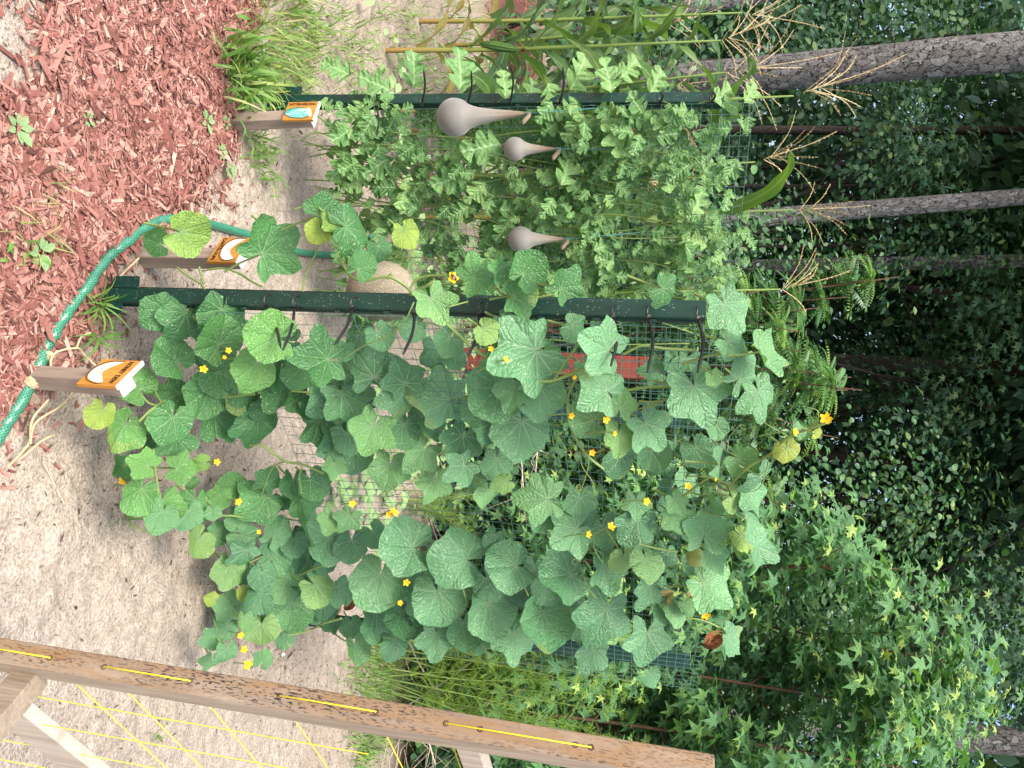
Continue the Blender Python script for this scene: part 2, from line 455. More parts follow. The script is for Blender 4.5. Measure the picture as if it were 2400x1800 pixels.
# wood: weathered stake, weathered frame side, stained mouldy frame face
def woodmat(name, a, b, ringscale, dark=0.0, stain=None, axis='Z', spots=0.0):
    M = NT(name)
    sc = {'Z': (1, 1, 0.06), 'X': (0.06, 1, 1), 'Y': (1, 0.06, 1)}[axis]
    o = M.obj(sc)
    n1 = M.noise(ringscale, 5, o, 0.6, 0.6)
    n2 = M.noise(ringscale * 5, 3, o)
    c = M.mix(M.ramp(n1, [(0.35, (0, 0, 0)), (0.65, (1, 1, 1))]), a, b)
    c = M.mix(0.4, c, M.ramp(n2, [(0.3, (0.6, 0.58, 0.55)), (0.7, (1.25, 1.25, 1.25))]), 'MULTIPLY')
    if stain:
        st = M.noise(11, 5, M.obj(tuple(q * 2.6 if q == 1 else q * 5 for q in sc)), 0.65, 1.2)
        c = M.mix(M.ramp(st, [(0.36, (0, 0, 0)), (0.66, (0.95, 0.95, 0.95))]), c, stain)
    if spots:
        o2 = M.obj(tuple(1 if q == 1 else 0.22 for q in sc))
        sp = M.math('MULTIPLY', M.math('LESS_THAN', M.noise(460, 4, o2), 0.44), M.math('MULTIPLY', M.math('SUBTRACT', M.noise(9, 4, M.obj(tuple(1.8 if q == 1 else 0.2 for q in sc)), 0.6, 1.0), 0.38), 5.0, clamp=True))
        c = M.mix(M.math('MULTIPLY', sp, spots), c, (0.03, 0.025, 0.025))
    M.set(c, 0.75, 0.25)
    M.bump(M.math('ADD', n1, n2), 0.35, 0.004)
    return M.m
MAT['stake'] = woodmat('weathered_stake', (0.33, 0.265, 0.22), (0.225, 0.175, 0.14), 26)
MAT['frameface'] = woodmat('stained_frame_wood', (0.30, 0.25, 0.20), (0.20, 0.16, 0.125), 18, stain=(0.215, 0.125, 0.055), spots=1.0)
MAT['frameside'] = woodmat('weathered_frame_wood', (0.33, 0.275, 0.21), (0.23, 0.185, 0.135), 40)
MAT['rail'] = woodmat('pale_rail_wood', (0.47, 0.41, 0.34), (0.37, 0.31, 0.25), 22)
MAT['plaque'] = woodmat('stained_plaque', (0.50, 0.25, 0.05), (0.38, 0.17, 0.03), 40, axis='Z')

# stocking
_m = NT('nylon_stocking')
_o = _m.obj()
_c = _m.ramp(_m.attr(), [(0.0, (0.16, 0.157, 0.145)), (0.45, (0.215, 0.205, 0.178)), (1.0, (0.19, 0.137, 0.095))])
_m.set(_m.mix(0.25, _c, _m.ramp(_m.noise(35, 4, _o), [(0.3, (0.7, 0.7, 0.7)), (0.7, (1.2, 1.2, 1.2))]), 'MULTIPLY'), 0.7, 0.25)
_m.b.inputs['Sheen Weight'].default_value = 0.3
_m.bump(_m.noise(500, 1, _o), 0.15, 0.001); MAT['stocking'] = _m.m
# netted cantaloupe rind
_m = NT('netted_rind')
_o = _m.obj()
_d = _m.voro(170, _o, 'DISTANCE_TO_EDGE')
_net = _m.math('LESS_THAN', _d, 0.15)
_m.set(_m.mix(_m.math('MULTIPLY', _net, 0.7), (0.24, 0.21, 0.145), (0.37, 0.33, 0.255)), 0.75, 0.2)
_m.bump(_m.math('SUBTRACT', 1.0, _m.math('MULTIPLY', _d, 4.0), clamp=True), 0.5, 0.004); MAT['cantaloupe'] = _m.m
# pine bark
_m = NT('pine_bark')
_uvn = _m.n('UVMap'); _mp = _m.n('Mapping'); _mp.inputs['Scale'].default_value = (17, 11, 1); _m.lk(_uvn.outputs[0], _mp.inputs[0])
_wn = _m.n('TexNoise'); _wn.inputs['Scale'].default_value = 1.3; _wn.inputs['Detail'].default_value = 3; _m.lk(_mp.outputs[0], _wn.inputs['Vector'])
_mv = _m.n('Mix', data_type='RGBA', blend_type='LINEAR_LIGHT'); _mv.inputs[0].default_value = 0.75; _m.lk(_mp.outputs[0], _mv.inputs[6]); _m.lk(_wn.outputs[1], _mv.inputs[7])
_e = _m.n('TexVoronoi', feature='DISTANCE_TO_EDGE'); _e.inputs['Scale'].default_value = 1.0; _m.lk(_mv.outputs[2], _e.inputs['Vector'])
_id = _m.n('TexVoronoi', feature='F1'); _id.inputs['Scale'].default_value = 1.0; _m.lk(_mv.outputs[2], _id.inputs['Vector'])
_pl = _m.n('SeparateColor'); _m.lk(_id.outputs[1], _pl.inputs[0])
_pc = _m.ramp(_pl.outputs[0], [(0.0, (0.18, 0.175, 0.172)), (0.6, (0.26, 0.255, 0.25)), (1.0, (0.37, 0.365, 0.36))])
_fn = _m.noise(55, 6, _m.obj((1, 1, 0.7)), 0.7)
_pc = _m.mix(0.75, _pc, _m.ramp(_fn, [(0.3, (0.5, 0.48, 0.47)), (0.5, (1.0, 1.0, 1.0)), (0.7, (1.35, 1.35, 1.35))]), 'MULTIPLY')
_gap = _m.math('MULTIPLY', _m.math('ADD', _e.outputs[0], _m.math('MULTIPLY', _m.math('SUBTRACT', _m.noise(26, 4, _m.obj()), 0.42), 0.35)), 11.0, clamp=True)
_cr = _gap
_m.set(_m.mix(_cr, (0.05, 0.042, 0.038), _pc), 0.88, 0.15)
_m.bump(_m.math('ADD', _cr, _m.math('ADD', _pl.outputs[1], _m.math('MULTIPLY', _fn, 1.2))), 0.9, 0.03); MAT['pine'] = _m.m

# ground: sand, mulch fines and forest litter by vertex masks
_m = NT('sandy_ground')
_o = _m.obj()
_big = _m.noise(1.6, 4, _o)
_fine = _m.noise(130, 3, _o)
_mid = _m.noise(28, 5, _o)
_sand = _m.mix(_big, (0.435, 0.388, 0.332), (0.355, 0.312, 0.262))
_sand = _m.mix(0.75, _sand, _m.ramp(_fine, [(0.3, (0.55, 0.52, 0.5)), (0.55, (1.0, 1.0, 1.0)), (0.75, (1.3, 1.3, 1.3))]), 'MULTIPLY')
_sand = _m.mix(0.6, _sand, _m.ramp(_mid, [(0.3, (0.65, 0.62, 0.58)), (0.7, (1.15, 1.15, 1.15))]), 'MULTIPLY')
_fl = _m.math('MULTIPLY', _m.math('LESS_THAN', _m.noise(95, 2, _m.obj((1, 1.7, 1))), 0.36), _m.math('ADD', 0.25, _m.attr('dirt')))
_sand = _m.mix(_m.math('MULTIPLY', _fl, 0.9, clamp=True), _sand, (0.10, 0.07, 0.055))
_sand = _m.mix(_m.math('MULTIPLY', _m.attr('dirt'), 0.35), _sand, (0.20, 0.155, 0.115))
_mul = _m.mix(_mid, (0.10, 0.04, 0.03), (0.24, 0.12, 0.09))
_lit = _m.ramp(_m.noise(40, 5, _o), [(0.3, (0.025, 0.018, 0.012)), (0.6, (0.09, 0.065, 0.04)), (0.8, (0.2, 0.15, 0.1))])
_c = _m.mix(_m.math('ADD', _m.attr('mulch'), _m.math('MULTIPLY', _m.math('SUBTRACT', _mid, 0.5), _m.math('MULTIPLY', _m.attr('mulch'), 1.2)), clamp=True), _sand, _mul)
_c = _m.mix(_m.attr('litter'), _c, _lit)
_m.set(_c, 0.95, 0.1)
_m.bump(_m.math('ADD', _m.math('MULTIPLY', _fine, 0.8), _mid), 0.9, 0.011); MAT['ground'] = _m.m

# ------------------------------------------------------------------ the setting: ground
mulch_px = [(-60, 330), (0, 290), (50, 230), (75, 160), (40, 60), (110, -40), (640, -120), (640, -20), (585, 40), (560, 110), (520, 150), (520, 230),
            (560, 280), (545, 320), (535, 380), (470, 420), (455, 480), (400, 505), (345, 525), (290, 560), (240, 630), (190, 700), (140, 780), (95, 860), (40, 930), (-20, 1000), (-120, 1050), (-260, 700)]
MULCH = [tuple(GZ(*p)[:2]) for p in mulch_px]
MULCH2 = [(-3.6, 5.2), (-2.6, 5.4), (-2.0, 6.2), (-2.1, 7.6), (-4.6, 7.8), (-5, 5.6)]
def brush_edge(x):
    return np.interp(x, [-3, -1.5, -0.2, 0.4, 1.3, 2.5], [8.2, 7.2, 5.6, 4.8, 4.35, 4.2])
def softmask(x, y, poly, seed, amp=0.07):
    acc = 0
    for k in range(5):
        dx = (vnoise(x * 6 + 9 * k, y * 6, seed + k) - 0.5) * amp * 3 + (vnoise(x * 28 + k, y * 28, seed + 7 + k) - 0.5) * amp * 2
        dy = (vnoise(x * 6 + 31 + 9 * k, y * 6, seed + 3 + k) - 0.5) * amp * 3 + (vnoise(x * 28, y * 28 + k, seed + 11 + k) - 0.5) * amp * 2
        acc = acc + inpoly(x + dx, y + dy, poly)
    return acc / 5.0
def gz(x, y):
    """height of the ground"""
    z = (vnoise(x * 2.2, y * 2.2, 1) - 0.5) * 0.035 + (vnoise(x * 9, y * 9, 2) - 0.5) * 0.016 + (vnoise(x * 34, y * 34, 3) - 0.5) * 0.011 + (vnoise(x * 70, y * 70, 4) - 0.5) * 0.007
    return z
fx = np.concatenate([-np.geomspace(600, 2.7, 34), np.arange(-2.6, 2.6, 0.0135), np.geomspace(2.7, 600, 34)])
fy = np.concatenate([-np.geomspace(300, 0.6, 20), np.arange(0.75, 5.0, 0.0135), np.geomspace(5.1, 900, 46)])
gx, gy = np.meshgrid(fx, fy, indexing='ij')
far = np.clip((np.hypot(gx, gy) - 8) / 10, 0, 1)
gzz = gz(gx, gy) * (1 - far)
mb = MB()
mb.grid(np.stack([gx, gy, gzz], -1), np.stack([gx, gy], -1))
ground = mb.build('ground', MAT['ground'])
mk = np.maximum(softmask(gx, gy, MULCH, 5), softmask(gx, gy, MULCH2, 8))
lt = np.clip((gy - brush_edge(gx) + (vnoise(gx * 4, gy * 4, 21) - 0.5) * 0.9) / 0.5 + 0.5, 0, 1)
lt = np.maximum(lt, np.clip((np.hypot(gx, gy) - 14) / 4, 0, 1))
A0, C0 = GZ(240, 690)[:2], GZ(675, 1470)[:2]
tdir = unit(C0 - A0)
rel = np.stack([gx - A0[0], gy - A0[1]], -1)
al = rel @ tdir; pe = np.abs(rel @ np.array([-tdir[1], tdir[0]]))
dirt = np.clip(1.1 - pe / 0.42 + (vnoise(gx * 7, gy * 7, 33) - 0.5) * 0.9, 0, 1) * np.clip((al + 0.5) / 0.3, 0, 1)
dirt = np.maximum(dirt, 0.55 * np.clip((gy - 2.3) / 0.6 + (vnoise(gx * 6, gy * 6, 35) - 0.5), 0, 1) * np.clip((0.3 - gx) / 0.3, 0, 1))
for nm, arr in (('mulch', mk), ('litter', lt), ('dirt', dirt)):
    a = ground.data.attributes.new(nm, 'FLOAT', 'POINT')
    a.data.foreach_set('value', arr.ravel().astype(np.float32))
ground['kind'] = 'structure'

# red mulch chips: thousands, one heap
def chips(poly, n, seed, smin, smax, yfar=None):
    r2 = np.random.default_rng(seed)
    xs = [p[0] for p in poly]; ys = [p[1] for p in poly]
    x = r2.uniform(max(min(xs), -5), max(xs), n * 3); y = r2.uniform(max(min(ys), 0.75), max(ys), n * 3)
    m = softmask(x, y, poly, 5) > r2.uniform(0.15, 0.95, n * 3)
    x, y = x[m][:n], y[m][:n]
    n = len(x)
    L = np.exp(r2.normal(math.log(0.023), 0.6, n)).clip(smin, smax); W = (L * r2.uniform(0.06, 0.27, n)).clip(0.002, 0.015); H = r2.uniform(0.001, 0.0035, n)
    big = r2.random(n) < 0.05
    W = np.where(big, W * 1.7, W)
    ang = r2.uniform(0, 2 * math.pi, n); tilt = r2.normal(0, 0.16, n); rollv = r2.normal(0, 0.4, n)
    z = gz(x, y) + r2.uniform(0.001, 0.015, n)
    ax = np.stack([np.cos(ang) * np.cos(tilt), np.sin(ang) * np.cos(tilt), np.sin(tilt)], -1)
    s0 = np.stack([-np.sin(ang), np.cos(ang), np.zeros(n)], -1)
    u0 = np.cross(ax, s0)
    sd_ = s0 * np.cos(rollv)[:, None] + u0 * np.sin(rollv)[:, None]
    up = np.cross(ax, sd_)
    cub = np.array([(a, b, c) for a in (-1, 1) for b in (-1, 1) for c in (-1, 1)], float)
    V = cub[None] * np.ones((n, 1, 1))
    V[:, :, 1] *= r2.uniform(0.55, 1.0, (n, 8)); V[:, :, 0] += r2.normal(0, 0.12, (n, 8))
    P = np.stack([x, y, z], -1)[:, None] + V[:, :, 0:1] * (L / 2)[:, None, None] * ax[:, None] + V[:, :, 1:2] * (W / 2)[:, None, None] * sd_[:, None] + V[:, :, 2:3] * (H / 2)[:, None, None] * up[:, None]
    F = np.array([(0, 1, 3, 2), (4, 6, 7, 5), (0, 4, 5, 1), (2, 3, 7, 6), (0, 2, 6, 4), (1, 5, 7, 3)])
    Fa = (F[None] + (np.arange(n) * 8)[:, None, None]).reshape(-1, 4)
    return P.reshape(-1, 3), Fa, np.repeat(r2.beta(1.7, 1.5, n), 8)
mb = MB()
P_, F_, t_ = chips(MULCH, 36000, 3, 0.006, 0.09)
mb.add(P_, F_, None, t_)
P_, F_, t_ = chips(MULCH2, 5000, 4, 0.02, 0.1)
mb.add(P_, F_, None, t_)
# strays lying on the sand beyond the edge
px_ = rng.uniform(-20, 620, 420); py_ = rng.uniform(150, 1150, 420)
st = []
for a, b in zip(px_, py_):
    g = GZ(a, b)
    if not inpoly(g[0], g[1], MULCH) and any(inpoly(g[0] + q * math.cos(t), g[1] + q * math.sin(t), MULCH) for t in range(6) for q in (0.09, 0.22)): st.append((g[0], g[1]))
for (x, y) in st[:150]:
    L = rng.uniform(0.008, 0.035); ang = rng.uniform(0, 6.28)
    mb.box((x, y, float(gz(np.array(x), np.array(y))) + 0.004), L / 2, L * 0.12, 0.002, [(math.cos(ang), math.sin(ang), 0.1), (-math.sin(ang), math.cos(ang), 0), (0, 0, 1)], rng.uniform(0.2, 0.8), jit=0.0008)
tag(mb.build('mulch_chips', MAT['mulch'], smooth=False), 'red dyed wood mulch chips spread over the bed beyond the hose', 'mulch', kind='stuff')

# small dark bark flecks and crumbs strewn over the sand
mb = MB()
n = 15000
x = rng.uniform(-1.8, 1.9, n); y = rng.uniform(0.85, 4.4, n)
relx = np.stack([x - A0[0], y - A0[1]], -1)
pe_ = np.abs(relx @ np.array([-tdir[1], tdir[0]]))
dens = 0.12 + 0.9 * np.clip(1 - pe_ / 0.55, 0, 1) + 0.25 * (vnoise(x * 3, y * 3, 41) > 0.55)
k = (rng.random(n) < dens) & ~inpoly(x, y, MULCH)
x, y = x[k], y[k]; n = len(x)
pr = (np.array([(-1, 0, 0), (-0.3, 0.24, 0.12), (0.5, 0.2, 0.1), (1, 0, 0), (0.4, -0.22, 0.05), (-0.4, -0.2, 0.08)], float), np.array([(0, 5, 4, 1), (1, 4, 3, 2)]), np.zeros((6, 2)))
th = rng.uniform(0, 6.28, n)
scatter(mb, pr, np.stack([x, y, gz(x, y) + 0.003], -1), np.stack([rng.normal(0, 0.25, n), rng.normal(0, 0.25, n), np.ones(n)], -1), np.stack([np.cos(th), np.sin(th), np.zeros(n)], -1), np.exp(rng.normal(math.log(0.0048), 0.45, n)), rng.random(n))
tag(mb.build('bark_flecks', MAT['fleck']), 'tiny dark bark flecks strewn over the pale sand', 'debris', kind='stuff')

# ------------------------------------------------------------------ posts
def post_axes(ang):
    c, s_ = math.cos(ang), math.sin(ang)
    return np.array([(c, s_, 0), (-s_, c, 0), (0, 0, 1.0)])     # x: across the web, y: back, z: up
def make_post(name, label, base, top, web, ang, spade=True, wing=(1, 1)):
    base, top = np.asarray(base), np.asarray(top)
    root = thing(name, label, 'fence post', base, 'green steel posts of the melon trellises')
    h = np.linalg.norm(top - base)
    az = unit(top - base); ax0 = post_axes(ang)
    ax = unit(ax0[0] - np.dot(ax0[0], az) * az); ay = np.cross(az, ax)
    def W(x, y, z): return base + ax * x + ay * y + az * z
    hw = web / 2
    prof = [(-hw - 0.006, 0.026), (-hw - 0.001, 0.024), (-hw + 0.001, 0.002), (-hw + 0.004, 0.0), (hw - 0.004, 0.0), (hw - 0.001, 0.002), (hw + 0.001, 0.024), (hw + 0.006, 0.026)]
    prof = prof + [(x * 0.93 if abs(x) < hw else x, y + 0.0025) for (x, y) in prof[::-1]]
    m = MB()
    zs = [-0.15, h]
    P = np.array([[W(x, y, z) for (x, y) in prof] for z in zs])
    m.grid(P, close=True)
    m.add(P[1], [tuple(range(len(prof)))])
    for z in np.arange(0.15, h, 0.125):                     # wire hooks punched from the flange
        m.box(W(hw + 0.004, 0.010, z), 0.003, 0.004, 0.008, np.array([ax, ay, az]))
    part(m, 'channel', MAT['post'], root, smooth=False)
    if spade:
        m = MB()
        s0 = [(-hw, 0.02), (-hw - 0.029, 0.036), (-hw - 0.029, 0.105), (-hw, 0.105)]
        for sg, k in ((-1, wing[0]), (1, wing[1])):
            if k:
                q = [(x * -sg * k if abs(x) > hw else x * -sg, z - (0.045 if sg > 0 else 0)) for (x, z) in s0]
                f = np.array([W(x, -0.0015, z) for (x, z) in q]); b = np.array([W(x, 0.0015, z) for (x, z) in q])
                m.add(np.vstack([f, b]), [(0, 1, 2, 3), (7, 6, 5, 4), (0, 4, 5, 1), (1, 5, 6, 2), (2, 6, 7, 3), (3, 7, 4, 0)])
        part(m, 'anchor_plate', MAT['post'], root, smooth=False)
    return root
def pt(px, py, y): return PY(px, py, y)
bA = GZ(240, 690); tA = PY(1655, 728, bA[1] + 0.0)
bB = GZ(640, 232); tB = PY(1697, 226, bB[1])
bC = GZ(675, 1452); tC = PY(1617, 1557, bC[1])
bD = GZ(800, 938); tD = PY(1600, 986, bD[1])
wA = 0.040
postA = make_post('steel_post', 'dark green steel post nearest the camera, dusty with a white speckle', bA, tA, wA, R(-2))
postB = make_post('steel_post', 'dark green steel post behind the watermelon sign', bB, tB, 0.040, R(-14))
postC = make_post('steel_post', 'dark green steel post under the round leaves beside the wooden string frame', bC, tC, 0.043, R(12))
postD = make_post('steel_post', 'dark green steel post at the far end of the back trellis, half hidden', bD, tD, 0.043, R(5))
# paper sticker on post C
m = MB(); c = bC + np.array([-0.014, -0.006, 0.07])
m.box(c, 0.012, 0.0012, 0.016); part(m, 'price_sticker', MAT['white'], postC, smooth=False)

def tie(post, p0, p1, y, loop_w=0.05):
    """a cable tie: loop round the post flange, head and loose tail"""
    a, b = PY(p0[0], p0[1], y - 0.006), PY(p1[0], p1[1], y - 0.13)
    m = MB()
    mid = (a + b) / 2 + np.array([0, -0.006, 0.010])
    m.tube(smooth_path([a, mid, b], 8), [0.0036] * 7 + [0.002], 5)
    d = unit(b - a)
    m.box(a, 0.0065, 0.006, 0.0055, [d, np.cross((0, 0, 1.0), d), (0, 0, 1.0)], bev=0.0012)
    th = np.linspace(0, 2 * math.pi, 18)
    cx = a + np.array([-0.012, 0.014, 0.0])
    m.tube(np.array([cx + np.array([0.017 * math.cos(t), 0.019 * math.sin(t), 0.004 * math.sin(t)]) for t in th]), 0.002, 5, caps=False)
    part(m, 'cable_tie', MAT['black'], post)
yA = bA[1] - 0.012
for p0, p1 in [((624, 716), (658, 815)), ((691, 720), (663, 820)), ((827, 723), (783, 808)), ((972, 734), (945, 830)), ((1124, 736), (1097, 835)),
               ((1438, 745), (1432, 858)), ((1521, 745), (1517, 873)), ((1637, 748), (1635, 873))]:
    tie(postA, p0, p1, yA)
yB = bB[1] - 0.012
for p0, p1 in [((883, 250), (883, 318)), ((988, 247), (993, 163)), ((1095, 246), (1104, 166)), ((1196, 238), (1197, 152)), ((1310, 246), (1319, 157)), ((1547, 240), (1547, 215)), ((1668, 240), (1668, 212))]:
    tie(postB, p0, p1, yB)

# ------------------------------------------------------------------ wire panels
def panel(name, label, p0, p1, z0, z1, over, cu, cv, bow):
    p0, p1 = np.array([p0[0], p0[1], 0]), np.array([p1[0], p1[1], 0])
    d = unit(p1 - p0); L = np.linalg.norm(p1 - p0) + over
    nrm = np.array([d[1], -d[0], 0])
    def pos(u, z):
        k = math.sin(math.pi * min(max(u / L, 0), 1))
        o = bow * k * (0.6 + 0.6 * math.sin(z * 3.2 + u * 2.0)) + 0.012 * math.sin(u * 9 + z * 4) * math.exp(-((z - z0) / 0.5) ** 2)
        lift = 0.045 * math.exp(-(u / 0.35) ** 2) * (z1 - z) / (z1 - z0)
        return p0 + d * u + nrm * (0.022 + o) + np.array([0, 0, z - lift])
    m = MB()
    us = np.arange(0, L + 0.001, cu); zs = np.arange(z0, z1 + 0.001, cv)
    for u in us:
        m.tube(np.array([pos(u, z) for z in np.linspace(z0, z1, 22)]), 0.00085, 4, caps=False)
    for z in zs:
        m.tube(np.array([pos(u, z) for u in np.linspace(0, L, 30)]), 0.00085, 4, caps=False)
    return tag(m.build(name, MAT['wire']), label, 'wire mesh', 'welded wire panels of the two trellises'), (p0, d, nrm, L)
pan1, T1 = panel('wire_panel', 'green welded wire mesh of the front trellis, grown over by round melon leaves', bA + np.array([0.012, -0.005, 0]), bC, 0.40, 1.615, 0.09, 0.034, 0.0305, 0.02)
pan2, T2 = panel('wire_panel', 'green welded wire mesh of the back trellis behind the hanging grey slings', bB + np.array([0.034, 0.012, 0]), bD, 0.44, 1.66, 0.02, 0.034, 0.0305, -0.02)
def T1pt(px, py, off=0.05): return PL(px, py, T1[0] + T1[2] * off, T1[2])
def T2pt(px, py, off=0.05): return PL(px, py, T2[0] + T2[2] * off, T2[2])

# ------------------------------------------------------------------ leaves
def melon_leaf(mb, c, size, tipdir, nrm, lobed, tone, seed):
    """one broad palmate leaf; c blade centre, tipdir where the tip points"""
    r2 = np.random.default_rng(seed)
    n = unit(nrm); t = unit(tipdir - np.dot(tipdir, n) * n); b = np.cross(t, n)
    Rr = size / 1.62
    org = c - t * Rr * 0.24
    gap = r2.uniform(0.12, 0.34)
    th = np.linspace(-math.pi + gap, math.pi - gap, 41)
    out = 0.74 + 0.26 * np.cos(th) + 0.10 * np.exp(-((np.abs(th) - 2.5) / 0.45) ** 2)
    la = r2.uniform(0.11, 0.19) if lobed else r2.uniform(0.015, 0.05)
    ph = r2.normal(0, 0.15)
    out = out * (1 + la * np.cos(5.4 * th + ph) + 0.02 * np.sin(7 * th + seed) + 0.018 * np.sin(23 * th) * np.sign(np.sin(3 * th + seed)))
    out *= (1 - 0.16 * np.exp(-((math.pi - gap - np.abs(th)) / 0.35) ** 2))
    rs = np.array([0.02, 0.22, 0.45, 0.68, 0.86, 1.0])
    cup, wv, p2 = r2.normal(0.04, 0.2), r2.uniform(0.04, 0.19), r2.uniform(0, 6.28)
    fold = r2.uniform(-0.05, 0.24)
    rad = rs[:, None] * out[None, :]
    x = rad * np.sin(th)[None]; y = rad * np.cos(th)[None]
    z = cup * rad ** 2 + wv * rs[:, None] ** 2 * np.sin(3 * th + p2)[None] + 0.045 * rs[:, None] ** 3 * np.sin(9 * th + p2 * 2)[None] + fold * np.abs(x) * 0.6 + 0.05 * rad * np.abs(np.sin(th / 0.62 * math.pi / 2))[None] - 0.22 * r2.uniform(0, 1) * np.clip(y, 0, 2) ** 2
    P = org + Rr * (x[..., None] * b + y[..., None] * t + z[..., None] * n)
    mb.grid(P, np.stack([x, y], -1), tone)
    return org, b, t, n
def view_dir(px, py): return unit(ray(px, py))
def img_dir(px, py, deg):
    """photo-plane direction (0 right, 90 down) as a world vector"""
    a = R(deg)
    return math.cos(a) * EB + math.sin(a) * EA

TILES = {'A': (0, 600), 'B': (800, 600), 'C': (1600, 600), 'D': (0, 1200), 'E': (800, 1200), 'F': (1600, 1200), 'G': (0, 0), 'H': (800, 0)}
